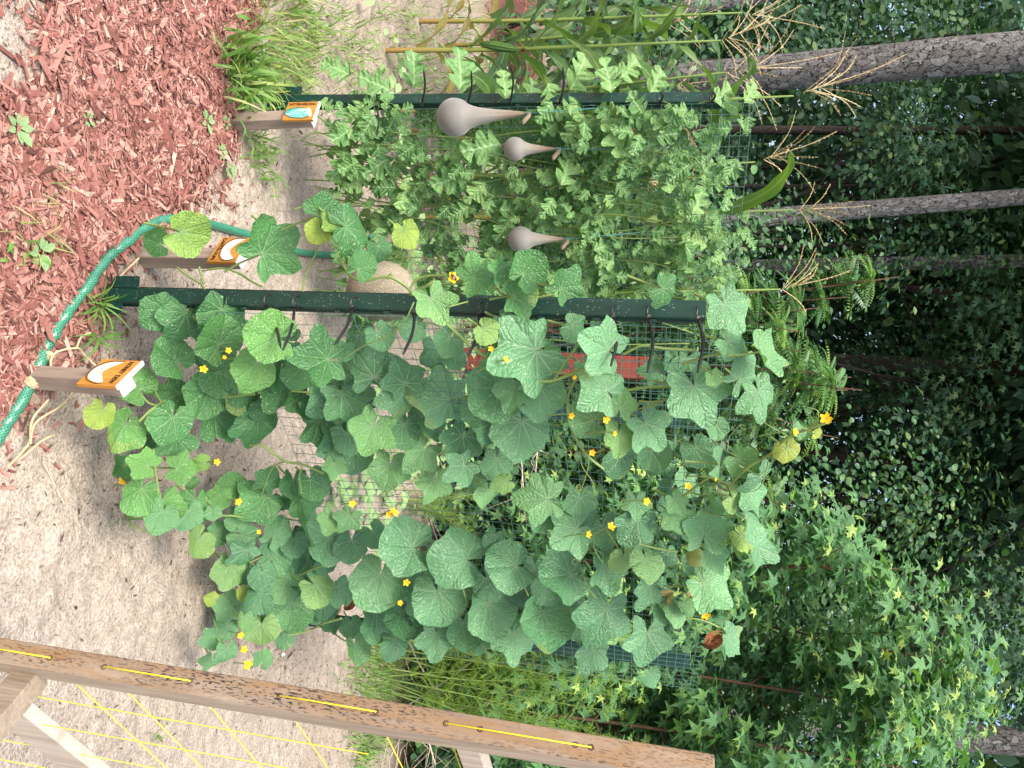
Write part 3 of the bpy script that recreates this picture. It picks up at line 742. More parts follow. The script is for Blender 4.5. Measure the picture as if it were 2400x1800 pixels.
# cx cy diameter tip-angle kind(R/L) tone(d m l y, s for sky sheen)   in tile units of 1/2.765 photo pixel
LEAVES = {
'A': "1040 370 240 150Rd,1190 410 270 120Ld,1440 400 310 100Rd,1400 530 300 228Rm,1745 520 300 190Rl,1130 660 260 206Rm,1650 745 270 110Rl,905 835 230 220Rm,1120 890 200 180Ld,1430 790 260 60Rd,1335 910 280 120Rm,1790 870 250 120Ld,1415 1060 280 40Ld,1675 1075 300 70Ld,1135 1085 270 120Rm,835 1130 270 150Rl,715 1025 185 120Ry,975 1160 180 60Rd,1140 1220 230 80Ld,980 1340 180 200Ll,820 1365 150 160Lm,1220 1370 185 0Ll,1355 1335 105 180Rl,925 1545 255 150Rm,1275 1475 90 60Rm,1080 1615 225 90Rm,1285 1625 230 100Rm,1500 1490 170 180Rm,1440 1570 155 120Rl,1735 1450 160 300Ld,1680 1590 280 150Lm,1960 1610 210 70Ld,1850 1580 130 40Rd,2070 660 310 180Ls,2130 930 260 150Ld,2040 980 180 120Ld,2080 1110 250 70Ld,2170 1210 230 160Ld,1950 760 230 100Rd,2160 1370 130 100Lm,1900 1480 190 100Rd,2030 1480 210 60Rd,1320 480 160 80Rd,1560 470 150 120Rd,1880 640 170 90Rd,1560 930 200 60Rd",
'B': "215 740 290 270Ld,400 790 230 250Ld,400 910 280 80Ld,650 930 320 190Ld,980 890 350 140Rd,1290 910 300 90Rd,880 1000 190 60Rd,190 1140 260 120Lm,30 930 270 60Ld,395 1130 230 110Rd,770 1200 230 120Ld,960 1110 200 120Rd,1160 1130 350 100Rd,310 1390 230 100Lm,510 1280 220 130Lm,600 1480 210 110Lm,770 1380 200 150Lm,860 1455 140 90Rd,1050 1470 125 160Rl,945 1550 165 100Rm,1010 1350 200 90Rd,50 1180 210 60Rd,80 1290 220 90Rd,1200 640 430 160Ls,1690 590 320 200Ls,1690 840 330 210Ls,1810 960 180 280Ll,1600 1050 240 200Rm,1800 1180 210 90Ll,1990 1120 270 50Ls,2190 950 220 60Ls,1290 1580 270 180Lm,1550 1600 200 90Ld,1810 1330 220 90Rd,2030 1290 200 60Rd,1910 1610 150 90Lm,2170 1600 140 60Lm,600 310 230 60Ll,890 120 240 330Lm,1150 260 230 0Lm,1200 90 240 315Rs,1030 100 170 120Ls,1450 180 220 310Ls,940 490 160 40Rl,1510 470 170 30Rd,2100 230 200 30Ls,125 60 180 315Rs,20 620 120 100Rd,700 560 190 120Rd,1060 420 130 40Rd,1340 720 200 60Rd,1580 730 150 60Rd,460 470 160 120Rd,250 520 170 60Rd,1010 700 190 90Lm,1120 880 220 110Lm,1690 760 190 100Ls,1600 880 150 60Lm,1330 640 150 60Lm",
'C': "290 350 280 60Ls,530 640 270 0Ls,395 770 240 320Ls,500 920 260 70Ls,95 900 350 70Ls,320 570 190 30Ls,200 790 110 60Rl,680 1270 150 80Ry,740 1130 110 300Rs,865 1145 70 0Ry,245 1340 190 0Rs,390 1330 190 30Rm,500 1460 220 60Ls,450 1560 220 70Ls,100 1270 200 60Rd,340 1580 170 30Rl,180 1590 180 90Rm,220 1120 140 80Rd",
'D': "1070 20 210 120Rm,1240 20 190 100Rm,1300 190 200 150Rl,1440 130 150 0Rm,1400 0 100 90Rm,1595 165 190 45Rm,1560 40 160 100Rm,1790 130 210 330Rm,1800 280 240 0Rm,1520 370 220 120Rl,1840 470 230 200Rl,2060 500 230 40Rl,1900 620 260 120Rm,1500 590 180 200Ll,1700 640 200 90Rm,1470 740 170 160Rm,1610 690 120 100Rl,1720 750 210 90Rl,1610 510 100 120Ry,1400 545 90 200Ry,1380 810 130 160Lm,1480 900 140 90Rm,1380 960 120 120Lm,1735 935 120 300Rl,1850 810 140 60Rd,1900 210 170 100Rd,1990 100 230 90Rd,2140 60 170 120Ll,2130 210 260 90Rd,1690 420 170 100Rd,1910 320 140 80Rd,2060 660 140 60Rd,1580 400 150 60Rd,1950 420 150 60Rd",
'E': "40 50 150 120Ll,60 220 210 100Rd,220 150 170 60Rd,410 220 340 180Rs,240 460 320 110Rs,220 700 280 90Rd,400 690 240 90Rd,760 300 340 190Rs,630 570 320 80Rs,520 700 220 100Rd,1090 350 300 170Rs,960 640 330 75Rs,1300 710 310 100Rs,1440 410 330 170Rs,1480 600 180 60Rd,1700 690 330 110Ls,1980 830 280 95Ls,610 830 220 100Ls,790 760 220 90Rd,1110 830 250 100Ls,1620 930 210 120Ls,2010 1070 120 80Rs,100 890 185 90Rm,350 860 180 90Rs,60 740 140 90Rd,320 560 130 60Rd,440 510 120 40Rd,1490 130 270 150Ls,1690 130 230 90Ld,1900 90 240 120Ls,1700 380 230 80Ls,1830 310 180 80Rl,1980 340 210 90Rl,1990 510 210 120Ls,2160 620 190 80Rm,2080 640 160 60Rs,1300 40 170 120Lm,1590 40 190 90Rd,1340 500 200 60Rd,960 460 200 60Rd,570 300 150 60Rd,2170 40 170 60Lm,980 170 140 120Rd,1160 520 170 60Rd,1570 780 150 90Rd,880 830 150 90Rd",
'F': "150 110 270 280Ls,200 290 190 80Ls,170 500 280 45Ls,430 70 270 60Ls,480 270 250 90Ls,390 180 160 60Ry,340 230 110 90Rl,310 830 180 40Ls,30 100 160 90Rd,20 620 120 60Rm,70 330 150 60Rd",
'G': "1215 1510 280 20Rl,1745 1610 330 330Ls,2100 1390 240 350Rs,1720 1465 140 40Rm,1010 1570 170 200Rm,2060 1500 150 120Ry,2170 1440 150 60Ll",
'H': "70 1480 290 0Rs,420 1520 170 60Ry,250 1620 150 60Rd",
}
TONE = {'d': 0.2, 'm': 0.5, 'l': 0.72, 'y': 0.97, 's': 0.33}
groups = {'cantaloupe': MB(), 'low': MB(), 'right': MB(), 'top': MB()}
stems = {k: MB() for k in groups}
flw = {k: [] for k in groups}
def which(px, py):
    if py < 712 and px < 1600: return 'cantaloupe'
    if px < 760 and py < 1190: return 'low'
    if py >= 1190 and px < 1560: return 'right'
    return 'top'
def place(px, py, extra=0.0, seed=0):
    """3-D position of something growing on or before the front trellis"""
    r2 = random.Random(seed)
    if py < 712 and px < 1560:
        y = min(bA[1] - 0.05 + r2.uniform(0.0, 0.04), GZ(px, py, 0.16)[1]) if px < 900 or (py > 630) else bA[1] + r2.uniform(0.05, 0.25)
        return PY(px, py, y - extra)
    p = T1pt(px, py, 0.04 + extra)
    if p[2] < 0.46:
        h = 0.10 + 0.14 * r2.random()
        q = GZ(px, py, h)
        if np.dot(q - T1[0], T1[2]) > np.dot(p - T1[0], T1[2]):
            return q + np.array([0, -extra * 0.3, 0])
    return p
sidx = 0
for tl, txt in LEAVES.items():
    ox, oy = TILES[tl]
    for it in txt.split(','):
        sidx += 1
        a = it.split()
        cx, cy, dm = float(a[0]), float(a[1]), float(a[2])
        ang, kd, tn = float(a[3][:-2]), a[3][-2], a[3][-1]
        px, py = ox + cx / 2.765, oy + cy / 2.765
        g = which(px, py)
        back = {'d': 0.0, 'm': 0.05, 's': 0.07, 'l': 0.085, 'y': 0.09}[tn] + random.uniform(-0.015, 0.02)
        P = place(px, py, back, sidx)
        dep = np.dot(P - CAM, FW)
        low = P[2] < 0.5
        size = dm / 2.765 * dep / FPX * (1.14 if low else 1.2)
        vd = -unit(P - CAM)
        upw = 0.6 if low else (0.65 if tn == 's' else 0.4)
        nrm = unit(vd * 0.9 + np.array([0, 0, 1]) * upw + rng.normal(0, 0.2, 3))
        if P[2] > 1.55: nrm = unit(vd * 0.7 + np.array([0, 0, 0.7]) + rng.normal(0, 0.3, 3))
        td = img_dir(px, py, ang)
        tone = np.clip(TONE[tn] + rng.normal(0, 0.07), 0, 1)
        org, b_, t_, n_ = melon_leaf(groups[g], P, size, td, nrm, kd == 'L', tone, sidx)
        # petiole: from the sinus back and down towards the vine
        L = size * random.uniform(0.5, 0.9)
        e = org - t_ * L * 0.45 - n_ * L * 0.75 + np.array([random.uniform(-.3, .3) * L, 0, -0.35 * L])
        if e[2] < 0.02: e[2] = 0.02
        m_ = (org + e) / 2 - n_ * L * 0.12
        stems[g].tube(smooth_path([org + n_ * 0.001, m_, e], 7), np.linspace(0.0021, 0.0032, 7), 5)

# dim inner leaves filling the mass behind the front ones
def filler(g, n, box, off, smin, smax, seed):
    r2 = random.Random(seed)
    for i in range(n):
        px, py = r2.uniform(box[0], box[1]), r2.uniform(box[2], box[3])
        P = place(px, py, off + r2.uniform(-0.06, 0.03), i)
        P[2] = max(P[2], 0.05)
        vd = -unit(P - CAM)
        nrm = unit(vd * 0.6 + np.array([r2.uniform(-.5, .5), r2.uniform(-.3, .3), r2.uniform(0.2, 1)]))
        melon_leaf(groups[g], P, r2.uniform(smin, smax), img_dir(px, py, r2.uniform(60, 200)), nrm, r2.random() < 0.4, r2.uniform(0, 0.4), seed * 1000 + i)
filler('right', 16, (560, 800, 1280, 1460), -0.02, 0.07, 0.12, 21)
filler('right', 22, (800, 1350, 1330, 1440), -0.03, 0.08, 0.13, 22)
filler('low', 9, (420, 720, 760, 960), -0.02, 0.07, 0.11, 23)
filler('right', 9, (560, 760, 1100, 1290), -0.02, 0.06, 0.10, 24)
filler('top', 12, (1480, 1680, 800, 1420), -0.05, 0.06, 0.11, 25)
filler('top', 10, (800, 1100, 780, 1000), -0.05, 0.07, 0.11, 26)

# vines and tendrils traced on the trellis
VINES = {
 'top': [('B', [(640, 400), (860, 600), (1000, 690), (1130, 745)], 0.0045, .06), ('B', [(1290, 812), (1380, 805), (1560, 735), (1670, 690)], 0.005, .10),
         ('B', [(1380, 800), (1450, 690), (1515, 600)], 0.003, .10), ('B', [(1540, 790), (1500, 830), (1465, 940), (1475, 1060), (1520, 1180), (1590, 1290), (1700, 1380)], 0.0045, .07),
         ('B', [(1830, 635), (1900, 600), (1960, 580), (2100, 600), (2300, 610)], 0.004, .06), ('B', [(1850, 870), (2000, 850), (2200, 845)], 0.0045, .05),
         ('B', [(1470, 1080), (1560, 1070)], 0.003, .07), ('B', [(1895, 1000), (2080, 950)], 0.003, .06), ('B', [(1600, 1270), (1660, 1270), (1700, 1250)], 0.003, .07),
         ('C', [(300, 1500), (420, 1370), (560, 1290), (690, 1170), (850, 1110), (960, 1070)], 0.0042, .08), ('C', [(560, 1300), (610, 1285)], 0.0025, .08), ('C', [(0, 700), (200, 640), (420, 620)], 0.004, .06),
         ('C', [(0, 1560), (220, 1400), (330, 1380)], 0.004, .05), ('F', [(0, 220), (110, 215), (250, 170), (360, 170)], 0.004, .06), ('F', [(-80, 700), (60, 690), (180, 720), (300, 785)], 0.0035, .06),
         ('C', [(250, 830), (320, 760)], 0.0025, .07)],
 'right': [('E', [(1780, 170), (1900, 200), (2040, 235), (2180, 258)], 0.004, .08), ('E', [(780, 470), (800, 540), (820, 600)], 0.004, .06), ('E', [(1570, 420), (1600, 490), (1650, 560)], 0.0035, .06),
           ('E', [(1180, 470), (1210, 540)], 0.0035, .05), ('D', [(1640, 320), (1700, 290)], 0.003, .06), ('D', [(1900, 780), (2000, 770), (2100, 720), (2212, 690)], 0.005, .10),
           ('D', [(1940, 410), (2050, 360), (2180, 330)], 0.004, .05), ('A', [(1620, 1230), (1700, 1230), (1850, 1330), (1960, 1350), (2100, 1410)], 0.0045, .04), ('A', [(1850, 1330), (1760, 1380), (1690, 1560)], 0.003, .06),
           ('A', [(1960, 1370), (1940, 1430), (1955, 1540)], 0.003, .06), ('A', [(1250, 1700), (1500, 1680), (1700, 1720), (1900, 1780)], 0.004, .02)],
 'low': [('A', [(930, 1070), (1000, 1000), (1090, 940)], 0.004, .05), ('A', [(1480, 915), (1560, 905), (1650, 895)], 0.0035, .05), ('A', [(1440, 670), (1530, 660), (1620, 630)], 0.004, .05),
         ('A', [(950, 910), (990, 950), (1030, 965)], 0.003, .05), ('A', [(1040, 1530), (1030, 1440), (1020, 1380), (1010, 1250)], 0.0035, .03), ('A', [(1890, 875), (2020, 885)], 0.0035, .04)],
 'cantaloupe': [('B', [(-10, 20), (60, 130), (150, 160), (300, 135), (420, 200), (460, 250), (490, 220), (600, 185), (700, 180), (790, 160)], 0.0042, .02), ('B', [(300, 150), (360, 70), (440, 0), (500, -90)], 0.0036, .0),
                ('B', [(440, 230), (480, 160), (560, 130), (680, 128)], 0.004, .02), ('B', [(930, 185), (1000, 190), (1060, 200)], 0.004, .0), ('B', [(1010, 215), (1040, 245), (1080, 255)], 0.003, .03), ('B', [(1250, 270), (1320, 260), (1380, 250)], 0.003, .0),
                ('B', [(470, 300), (400, 440), (300, 520), (150, 580), (20, 665)], 0.002, .10), ('B', [(540, 355), (640, 345), (730, 320), (820, 295)], 0.002, .10),
                ('A', [(1150, 75), (1220, 130), (1300, 180)], 0.0035, .0), ('A', [(1290, 70), (1320, 180)], 0.0035, .0), ('A', [(1340, 90), (1450, 80), (1560, 120), (1620, 160), (1700, 200)], 0.0035, .0), ('A', [(1960, 230), (1980, 130), (2040, 0), (2060, -60)], 0.003, .0)],
}
for g, L in VINES.items():
    for (tl, pts, r, off) in L:
        ox, oy = TILES[tl]
        q = [place(ox + a / 2.765, oy + b / 2.765, off, 77) for (a, b) in pts]
        stems[g].tube(smooth_path(q, 4 * len(q)), r * 0.8, 6)
def tendril(g, tl, pts, off, coil):
    ox, oy = TILES[tl]
    q = smooth_path([place(ox + a / 2.765, oy + b / 2.765, off, 5) for (a, b) in pts], 22)
    if coil:
        d = unit(q[-1] - q[-3]); s_ = np.cross(d, (0, 1.0, 0)); u_ = np.cross(s_, d)
        t = np.linspace(0, coil * 2 * math.pi, int(coil * 14))
        q = np.vstack([q, q[-1] + 0.010 * (np.cos(t)[:, None] * s_ + np.sin(t)[:, None] * u_) - 0.010 * s_ + (t / 6.28 * 0.006)[:, None] * d])
    stems[g].tube(q, np.linspace(0.0013, 0.0007, len(q)), 4)
for a in [('top', 'B', [(1500, 1220), (1440, 1270), (1390, 1240), (1370, 1180), (1390, 1160)], .08, 2), ('top', 'B', [(1600, 1290), (1600, 1360), (1580, 1440), (1560, 1500)], .08, 3),
          ('top', 'B', [(1545, 1260), (1560, 1360), (1620, 1450), (1640, 1500), (1600, 1530), (1700, 1520)], .08, 0), ('top', 'B', [(1470, 1060), (1420, 1090), (1360, 1095)], .08, 0),
          ('top', 'C', [(690, 1170), (560, 1100), (440, 1020), (350, 1005)], .08, 0), ('top', 'C', [(850, 1110), (880, 1050), (870, 1000), (810, 980)], .08, 0), ('top', 'C', [(560, 1300), (540, 1400), (500, 1500), (430, 1530), (350, 1520)], .09, 1),
          ('top', 'C', [(290, 1270), (300, 1180), (340, 1130), (365, 1100)], .08, 1), ('right', 'E', [(1760, 130), (1680, 150), (1640, 180), (1640, 240), (1700, 340), (1720, 350)], .09, 1), ('low', 'A', [(1540, 665), (1470, 720), (1460, 770), (1500, 760)], .08, 1),
          ('low', 'A', [(1300, 630), (1310, 680), (1330, 720)], .07, 0), ('right', 'E', [(1560, 230), (1550, 300), (1530, 330)], .09, 1), ('right', 'F', [(-100, 560), (-60, 560), (-40, 600), (-90, 620)], .07, 0)]:
    tendril(*a)

def flower_mesh(c, n, s, k=5):
    m = MB()
    n = unit(n); a = unit(np.cross(n, (0.3, 0.2, 1))); b = np.cross(n, a)
    for i in range(k):
        t = 2 * math.pi * i / k + random.uniform(-.1, .1)
        d = math.cos(t) * a + math.sin(t) * b; e = -math.sin(t) * a + math.cos(t) * b
        op = random.uniform(0.15, 0.5)
        rows = []
        for (rr, ww, hh) in ((0.05, 0.10, 0), (0.35, 0.30, 0.18), (0.7, 0.34, 0.28 * op * 2), (1.0, 0.04, 0.22 + op * 0.4)):
            p = c + s * (rr * d + hh * n)
            rows.append([p - e * ww * s, p - n * 0.05 * s, p + e * ww * s])
        m.grid(np.array(rows), None, 0.5)
    m.lathe(c, [(0.001, -0.5 * s), (0.10 * s, -0.4 * s), (0.13 * s, -0.1 * s), (0.09 * s, 0.06 * s), (0.001, 0.1 * s)], n, 8)
    return m
FLOWERS = {'A': [(1480, 612, 24), (1320, 732, 30), (1455, 656, 16), (870, 1235, 22), (865, 1448, 30), (902, 1490, 30), (1405, 1335, 26), (1543, 1592, 28), (1005, 1250, 10)],
           'B': [(722, 142, 44), (1490, 1035, 26), (1715, 1060, 30), (1625, 1275, 26), (1770, 1150, 22), (1975, 1590, 30), (970, 600, 22), (1065, 672, 26), (335, 1650, 24), (72, 1605, 28), (1510, 785, 20)],
           'C': [(928, 1055, 44), (727, 1140, 32), (35, 1490, 26), (212, 1447, 14)], 'D': [(1603, 772, 26), (1620, 865, 28), (1647, 960, 36), (1520, 472, 18), (1678, 130, 18)],
           'E': [(422, 455, 28), (380, 590, 22), (308, 16, 26), (352, 8, 22), (1747, 96, 34), (1600, 146, 28)], 'F': [(150, 668, 34)], 'G': [(962, 1556, 36)]}
BEE = None
for tl, L in FLOWERS.items():
    ox, oy = TILES[tl]
    for i, (a, b, s) in enumerate(L):
        px, py = ox + a / 2.765, oy + b / 2.765
        g = which(px, py)
        P = place(px, py, 0.13, i)
        if tl == 'G': P = GZ(px, py, 0.06)
        sz = s * 0.95 / 2.765 * np.dot(P - CAM, FW) / FPX
        nrm = unit(-unit(P - CAM) + np.array([0, 0, 0.45]) + rng.normal(0, 0.3, 3))
        flw[g].append((flower_mesh(P, nrm, sz), P, nrm, sz))
        stems[g].tube(smooth_path([P - nrm * sz * 0.3, P - nrm * 0.02 + np.array([0, 0, -0.01]), P - nrm * 0.05 + np.array([0.01, 0.01, -0.03])], 6), 0.0016, 5)
        if tl == 'B' and i == 0: BEE = (P, nrm, sz)
INFO = {'cantaloupe': ('melon_plant', 'cantaloupe vine growing between its painted stake and the nearest green post'),
        'low': ('melon_plant', 'low honeydew vine sprawling on the sand just beside the honey dew stake'),
        'right': ('melon_plant', 'honeydew vine with rows of large round bluish leaves nearest the wooden string frame'),
        'top': ('melon_plant', 'melon vine with lobed leaves coloured with a silvery sky sheen over the middle and top edge of the front mesh')}
ROOT = {}
for g in groups:
    base = {'cantaloupe': bA + np.array([-0.15, 0.1, 0]), 'low': GZ(480, 900), 'right': GZ(560, 1250), 'top': GZ(560, 980)}[g]
    r_ = ROOT[g] = thing(INFO[g][0], INFO[g][1], 'melon plant', base, 'melon vines on the front trellis')
    part(groups[g], 'foliage', MAT[{'right': 'bluemelon', 'top': 'sheenmelon'}.get(g, 'melon')], r_)
    part(stems[g], 'vine', MAT['stem'], r_)
    for (m, P, nrm, sz) in flw[g]:
        part(m, 'flower', MAT['petal'], r_)

# the bee on the flower by the nearest post
P, nrm, sz = BEE
a = unit(np.cross(nrm, (0, 1.0, 0.2))); ax = unit(a * 0.7 + EB * -0.7); ax = unit(ax - np.dot(ax, nrm) * nrm)
sd_ = np.cross(nrm, ax)
c0 = P + nrm * sz * 0.42
bee = thing('honey_bee', 'dark honey bee feeding on the yellow flower beside the nearest green post', 'bee', c0)
m = MB()
m.lathe(c0, [(0.0001, -0.0085), (0.0018, -0.0075), (0.0032, -0.0045), (0.0030, -0.0015), (0.0016, -0.0002), (0.0026, 0.0014), (0.0030, 0.0034), (0.0022, 0.0052), (0.0010, 0.0060), (0.0018, 0.0068), (0.0017, 0.0082), (0.0001, 0.0092)], ax, 12)
for sgn in (-1, 1):
    for q in (-0.001, 0.002, 0.0045):
        b0 = c0 + ax * q + sd_ * sgn * 0.002 - nrm * 0.001
        m.tube(np.array([b0, b0 + sd_ * sgn * 0.004 + nrm * 0.001, b0 + sd_ * sgn * 0.006 - nrm * 0.004]), 0.0004, 4)
part(m, 'body', MAT['bee'], bee)
for sgn in (-1, 1):
    m = MB(); b0 = c0 + nrm * 0.0025 + ax * 0.003
    d1 = unit(-ax + sd_ * sgn * 0.75); d2 = np.cross(nrm, d1)
    m.grid(np.array([[b0 + d1 * l - d2 * w_, b0 + d1 * l + d2 * w_] for (l, w_) in ((0, 0.0003), (0.003, 0.0014), (0.006, 0.0018), (0.0085, 0.0004))]))
    part(m, 'wing', MAT['wing'], bee)

# withered leaves at the trellis
def withered(name, label, tl, a, b, sz, mat, off, fold):
    ox, oy = TILES[tl]; px, py = ox + a / 2.765, oy + b / 2.765
    P = T1pt(px, py, off) if off else GZ(px, py, 0.06)
    s = sz / 2.765 * np.dot(P - CAM, FW) / FPX
    m = MB(); u = np.linspace(-1, 1, 12); v = np.linspace(0, 1, 12)
    U_, V_ = np.meshgrid(u, v, indexing='ij')
    wd = 0.34 * np.sin(np.pi * np.clip(V_ * 0.94 + 0.04, 0, 1)) ** 0.7
    t = -EB * 0.75 + EA * 0.65
    n = -unit(P - CAM); bx = np.cross(unit(t), n)
    crum = (vnoise(U_ * 4 + a, V_ * 7, 3) - 0.5) * 0.28
    Pm = P + s * ((V_ - 0.5)[..., None] * unit(t) + (U_ * wd)[..., None] * bx + (fold * np.abs(U_) * wd * 1.6 + crum)[..., None] * n)
    m.grid(Pm)
    return tag(m.build(name, mat), label, 'dead leaf')
withered('withered_leaf', 'crumpled brown dead leaf hanging at the top corner of the front mesh', 'F', 200, 830, 150, MAT['deadleaf'], 0.05, 0.8)
withered('withered_leaf', 'cream coloured wilted leaf hanging among the top leaves of the front mesh', 'E', 2090, 560, 140, MAT['tan'], 0.08, 1.0)
withered('withered_leaf', 'pale yellow wilted leaf folded behind a bluish leaf at the mesh top', 'F', 80, 535, 130, MAT['tan'], 0.05, 1.0)
withered('withered_leaf', 'pale tan dried leaf at the foot of the post beside the string frame', 'D', 2150, 640, 150, MAT['tan'], 0, 0.5)
withered('withered_leaf', 'curled brown dead leaf on the sand behind the round leaves', 'E', 55, 600, 100, MAT['deadleaf'], 0.02, 0.8)

# small green fruit near the top
P = T1pt(1600 + 85 / 2.765, 1200 + 295 / 2.765, 0.07)
fr = thing('young_melon', 'small round green melon hanging near the top of the front mesh', 'melon', P)
prof = [(0.0275 * math.sin(t), -0.0275 * math.cos(t)) for t in np.linspace(0.001, math.pi - 0.001, 14)]
part(MB().lathe(P, prof, (0, 0, 1), 18), 'rind', MAT['rind'], fr)
part(MB().tube(smooth_path([P + (0, 0, 0.026), P + (0.005, 0, 0.045), P + (0.02, 0.02, 0.06)], 6), 0.002, 5), 'stem', MAT['stem'], fr)
# cantaloupe behind the nearest post
P = PY(893, 683, bA[1] + 0.13)
ca = thing('cantaloupe', 'large tan netted cantaloupe hanging behind the nearest green post', 'melon', P)
prof = [(0.078 * math.sin(t) ** 0.92, -0.088 * math.cos(t)) for t in np.linspace(0.001, math.pi - 0.001, 22)]
part(MB().lathe(P, prof, unit(EB + 0.05 * EA), 30), 'rind', MAT['cantaloupe'], ca)
part(MB().tube(smooth_path([P + 0.085 * EB, P + 0.11 * EB - 0.01 * EA, P + 0.14 * EB - 0.03 * EA], 6), 0.004, 6), 'stem', MAT['stem'], ca)

# ------------------------------------------------------------------ melons hanging in stockings
def sling(label, bulb, rpx, top, string_to, y, tonek=0.0):
    y = T2pt(bulb[0], bulb[1], 0.11)[1]
    c = PY(bulb[0], bulb[1], y); t = PY(top[0], top[1], y + 0.01)
    dep = np.dot(c - CAM, FW); r = rpx * dep / FPX
    L = np.linalg.norm(t - c); ax = unit(t - c)
    root = thing('melon_sling', label, 'melon sling', c, 'melons hung in nylon stockings on the back trellis')
    prof = []
    for s_ in np.linspace(-1, 0.74, 16):
        prof.append((r * math.sqrt(max(1 - s_ * s_, 0.0004)), s_ * r))
    r0, z0 = prof[-1]
    for k in np.linspace(0.08, 1, 14):
        zz = z0 + (L - z0) * k
        rr = r * (0.17 + 0.28 * (1 - k)) * (1 - 0.75 * k ** 2.2) + (r0 - 0.45 * r) * math.exp(-k * 7)
        prof.append((max(rr, 0.0035), zz))
    m = MB(); m.lathe(c, prof, ax, 28)
    vs = m.v[-1]; dd = (vs - c) @ ax
    m.t[-1] = np.clip((dd / L - r / L * 0.4) * 1.3 + tonek, 0, 1)
    # gathered folds along the neck
    ang = m.uv[-1][:, 0] * 6.2832; kn = np.clip((dd - r * 0.8) / (L - r * 0.8), 0, 1)
    rad = (vs - c) - dd[:, None] * ax
    m.v[-1] = c + dd[:, None] * ax + rad * (1 + 0.14 * kn * np.sin(9 * ang) + 0.08 * kn * np.sin(5 * ang + 1))[:, None]
    st = part(m, 'stocking', MAT['stocking'], root)
    m = MB()
    tl = c - ax * r + np.array([-0.012, -0.01, 0.012])
    m.tube(smooth_path([c - ax * r * 0.97, c - ax * (r + 0.008) + np.array([-0.006, 0, 0]), tl - ax * 0.006], 7), [0.005, 0.004, 0.003, 0.003, 0.004, 0.005, 0.006], 7, tone=0.8)
    part(m, 'tail', MAT['stocking'], root)
    m = MB()
    m.tube(smooth_path([t, t + np.array([0.012, -0.008, 0.002]), t + np.array([0.03, -0.012, -0.012]), t + np.array([0.04, -0.012, -0.016])], 8), [0.004, 0.005, 0.006, 0.007, 0.007, 0.008, 0.006, 0.003], 7, tone=1.0)
    part(m, 'knot', MAT['stocking'], root)
    m = MB()
    e = PY(string_to[0], string_to[1], y + 0.02)
    m.tube(np.array([t - ax * 0.008, (t + e) / 2, e]), 0.0014, 5)
    th = np.linspace(0, 8 * math.pi, 40)
    b_ = unit(np.cross(ax, (0, 1.0, 0))); d_ = np.cross(ax, b_)
    m.tube(np.array([t - ax * 0.012 + ax * q * 0.0008 + 0.0052 * (math.cos(q) * b_ + math.sin(q) * d_) for q in th]), 0.0014, 4)
    part(m, 'string', MAT['twine'], root)
    return root
ys = bB[1]
sling('largest pale grey stocking sling, hung against the green post by the watermelon sign', (1066, 275), 43, (1240, 265), (1420, 252), ys - 0.02)
sling('smallest stocking sling, darker taupe, hanging next to the largest one', (1207, 349), 27, (1310, 349), (1515, 350), ys + 0.28, 0.15)
sling('grey stocking sling with a pointed neck, the one closest to the nearest green post', (1220, 561), 30, (1330, 560), (1500, 545), ys + 0.52, 0.05)

# ------------------------------------------------------------------ signs
def text_mesh(body, size, spacing=1.0):
    cu = bpy.data.curves.new('lettering', 'FONT')
    cu.body = body; cu.size = size; cu.align_x = 'CENTER'; cu.align_y = 'CENTER'; cu.extrude = 0.0006; cu.space_character = spacing
    o = bpy.data.objects.new('tmp', cu); COL.objects.link(o)
    bpy.context.view_layer.update()
    me = bpy.data.meshes.new_from_object(o.evaluated_get(bpy.context.evaluated_depsgraph_get()))
    v = np.array([q.co[:] for q in me.vertices]); f = [tuple(p.vertices) for p in me.polygons]
    bpy.data.objects.remove(o); bpy.data.meshes.remove(me)
    return v, f
MAT['flesh'] = plain('pale_melon_paint', (0.70, 0.72, 0.60), 0.6, 0.3, 0.15, 60)
MAT['cflesh'] = plain('cream_melon_paint', (0.80, 0.76, 0.68), 0.6, 0.3, 0.15, 60)
MAT['teal'] = NT('teal_melon_paint'); _t = MAT['teal']
_t.set(_t.mix(_t.ramp(_t.noise(90, 3, _t.obj((1, 1, 0.15))), [(0.4, (0, 0, 0)), (0.6, (1, 1, 1))]), (0.02, 0.32, 0.28), (0.35, 0.62, 0.55)), 0.5, 0.3); MAT['teal'] = _t.m
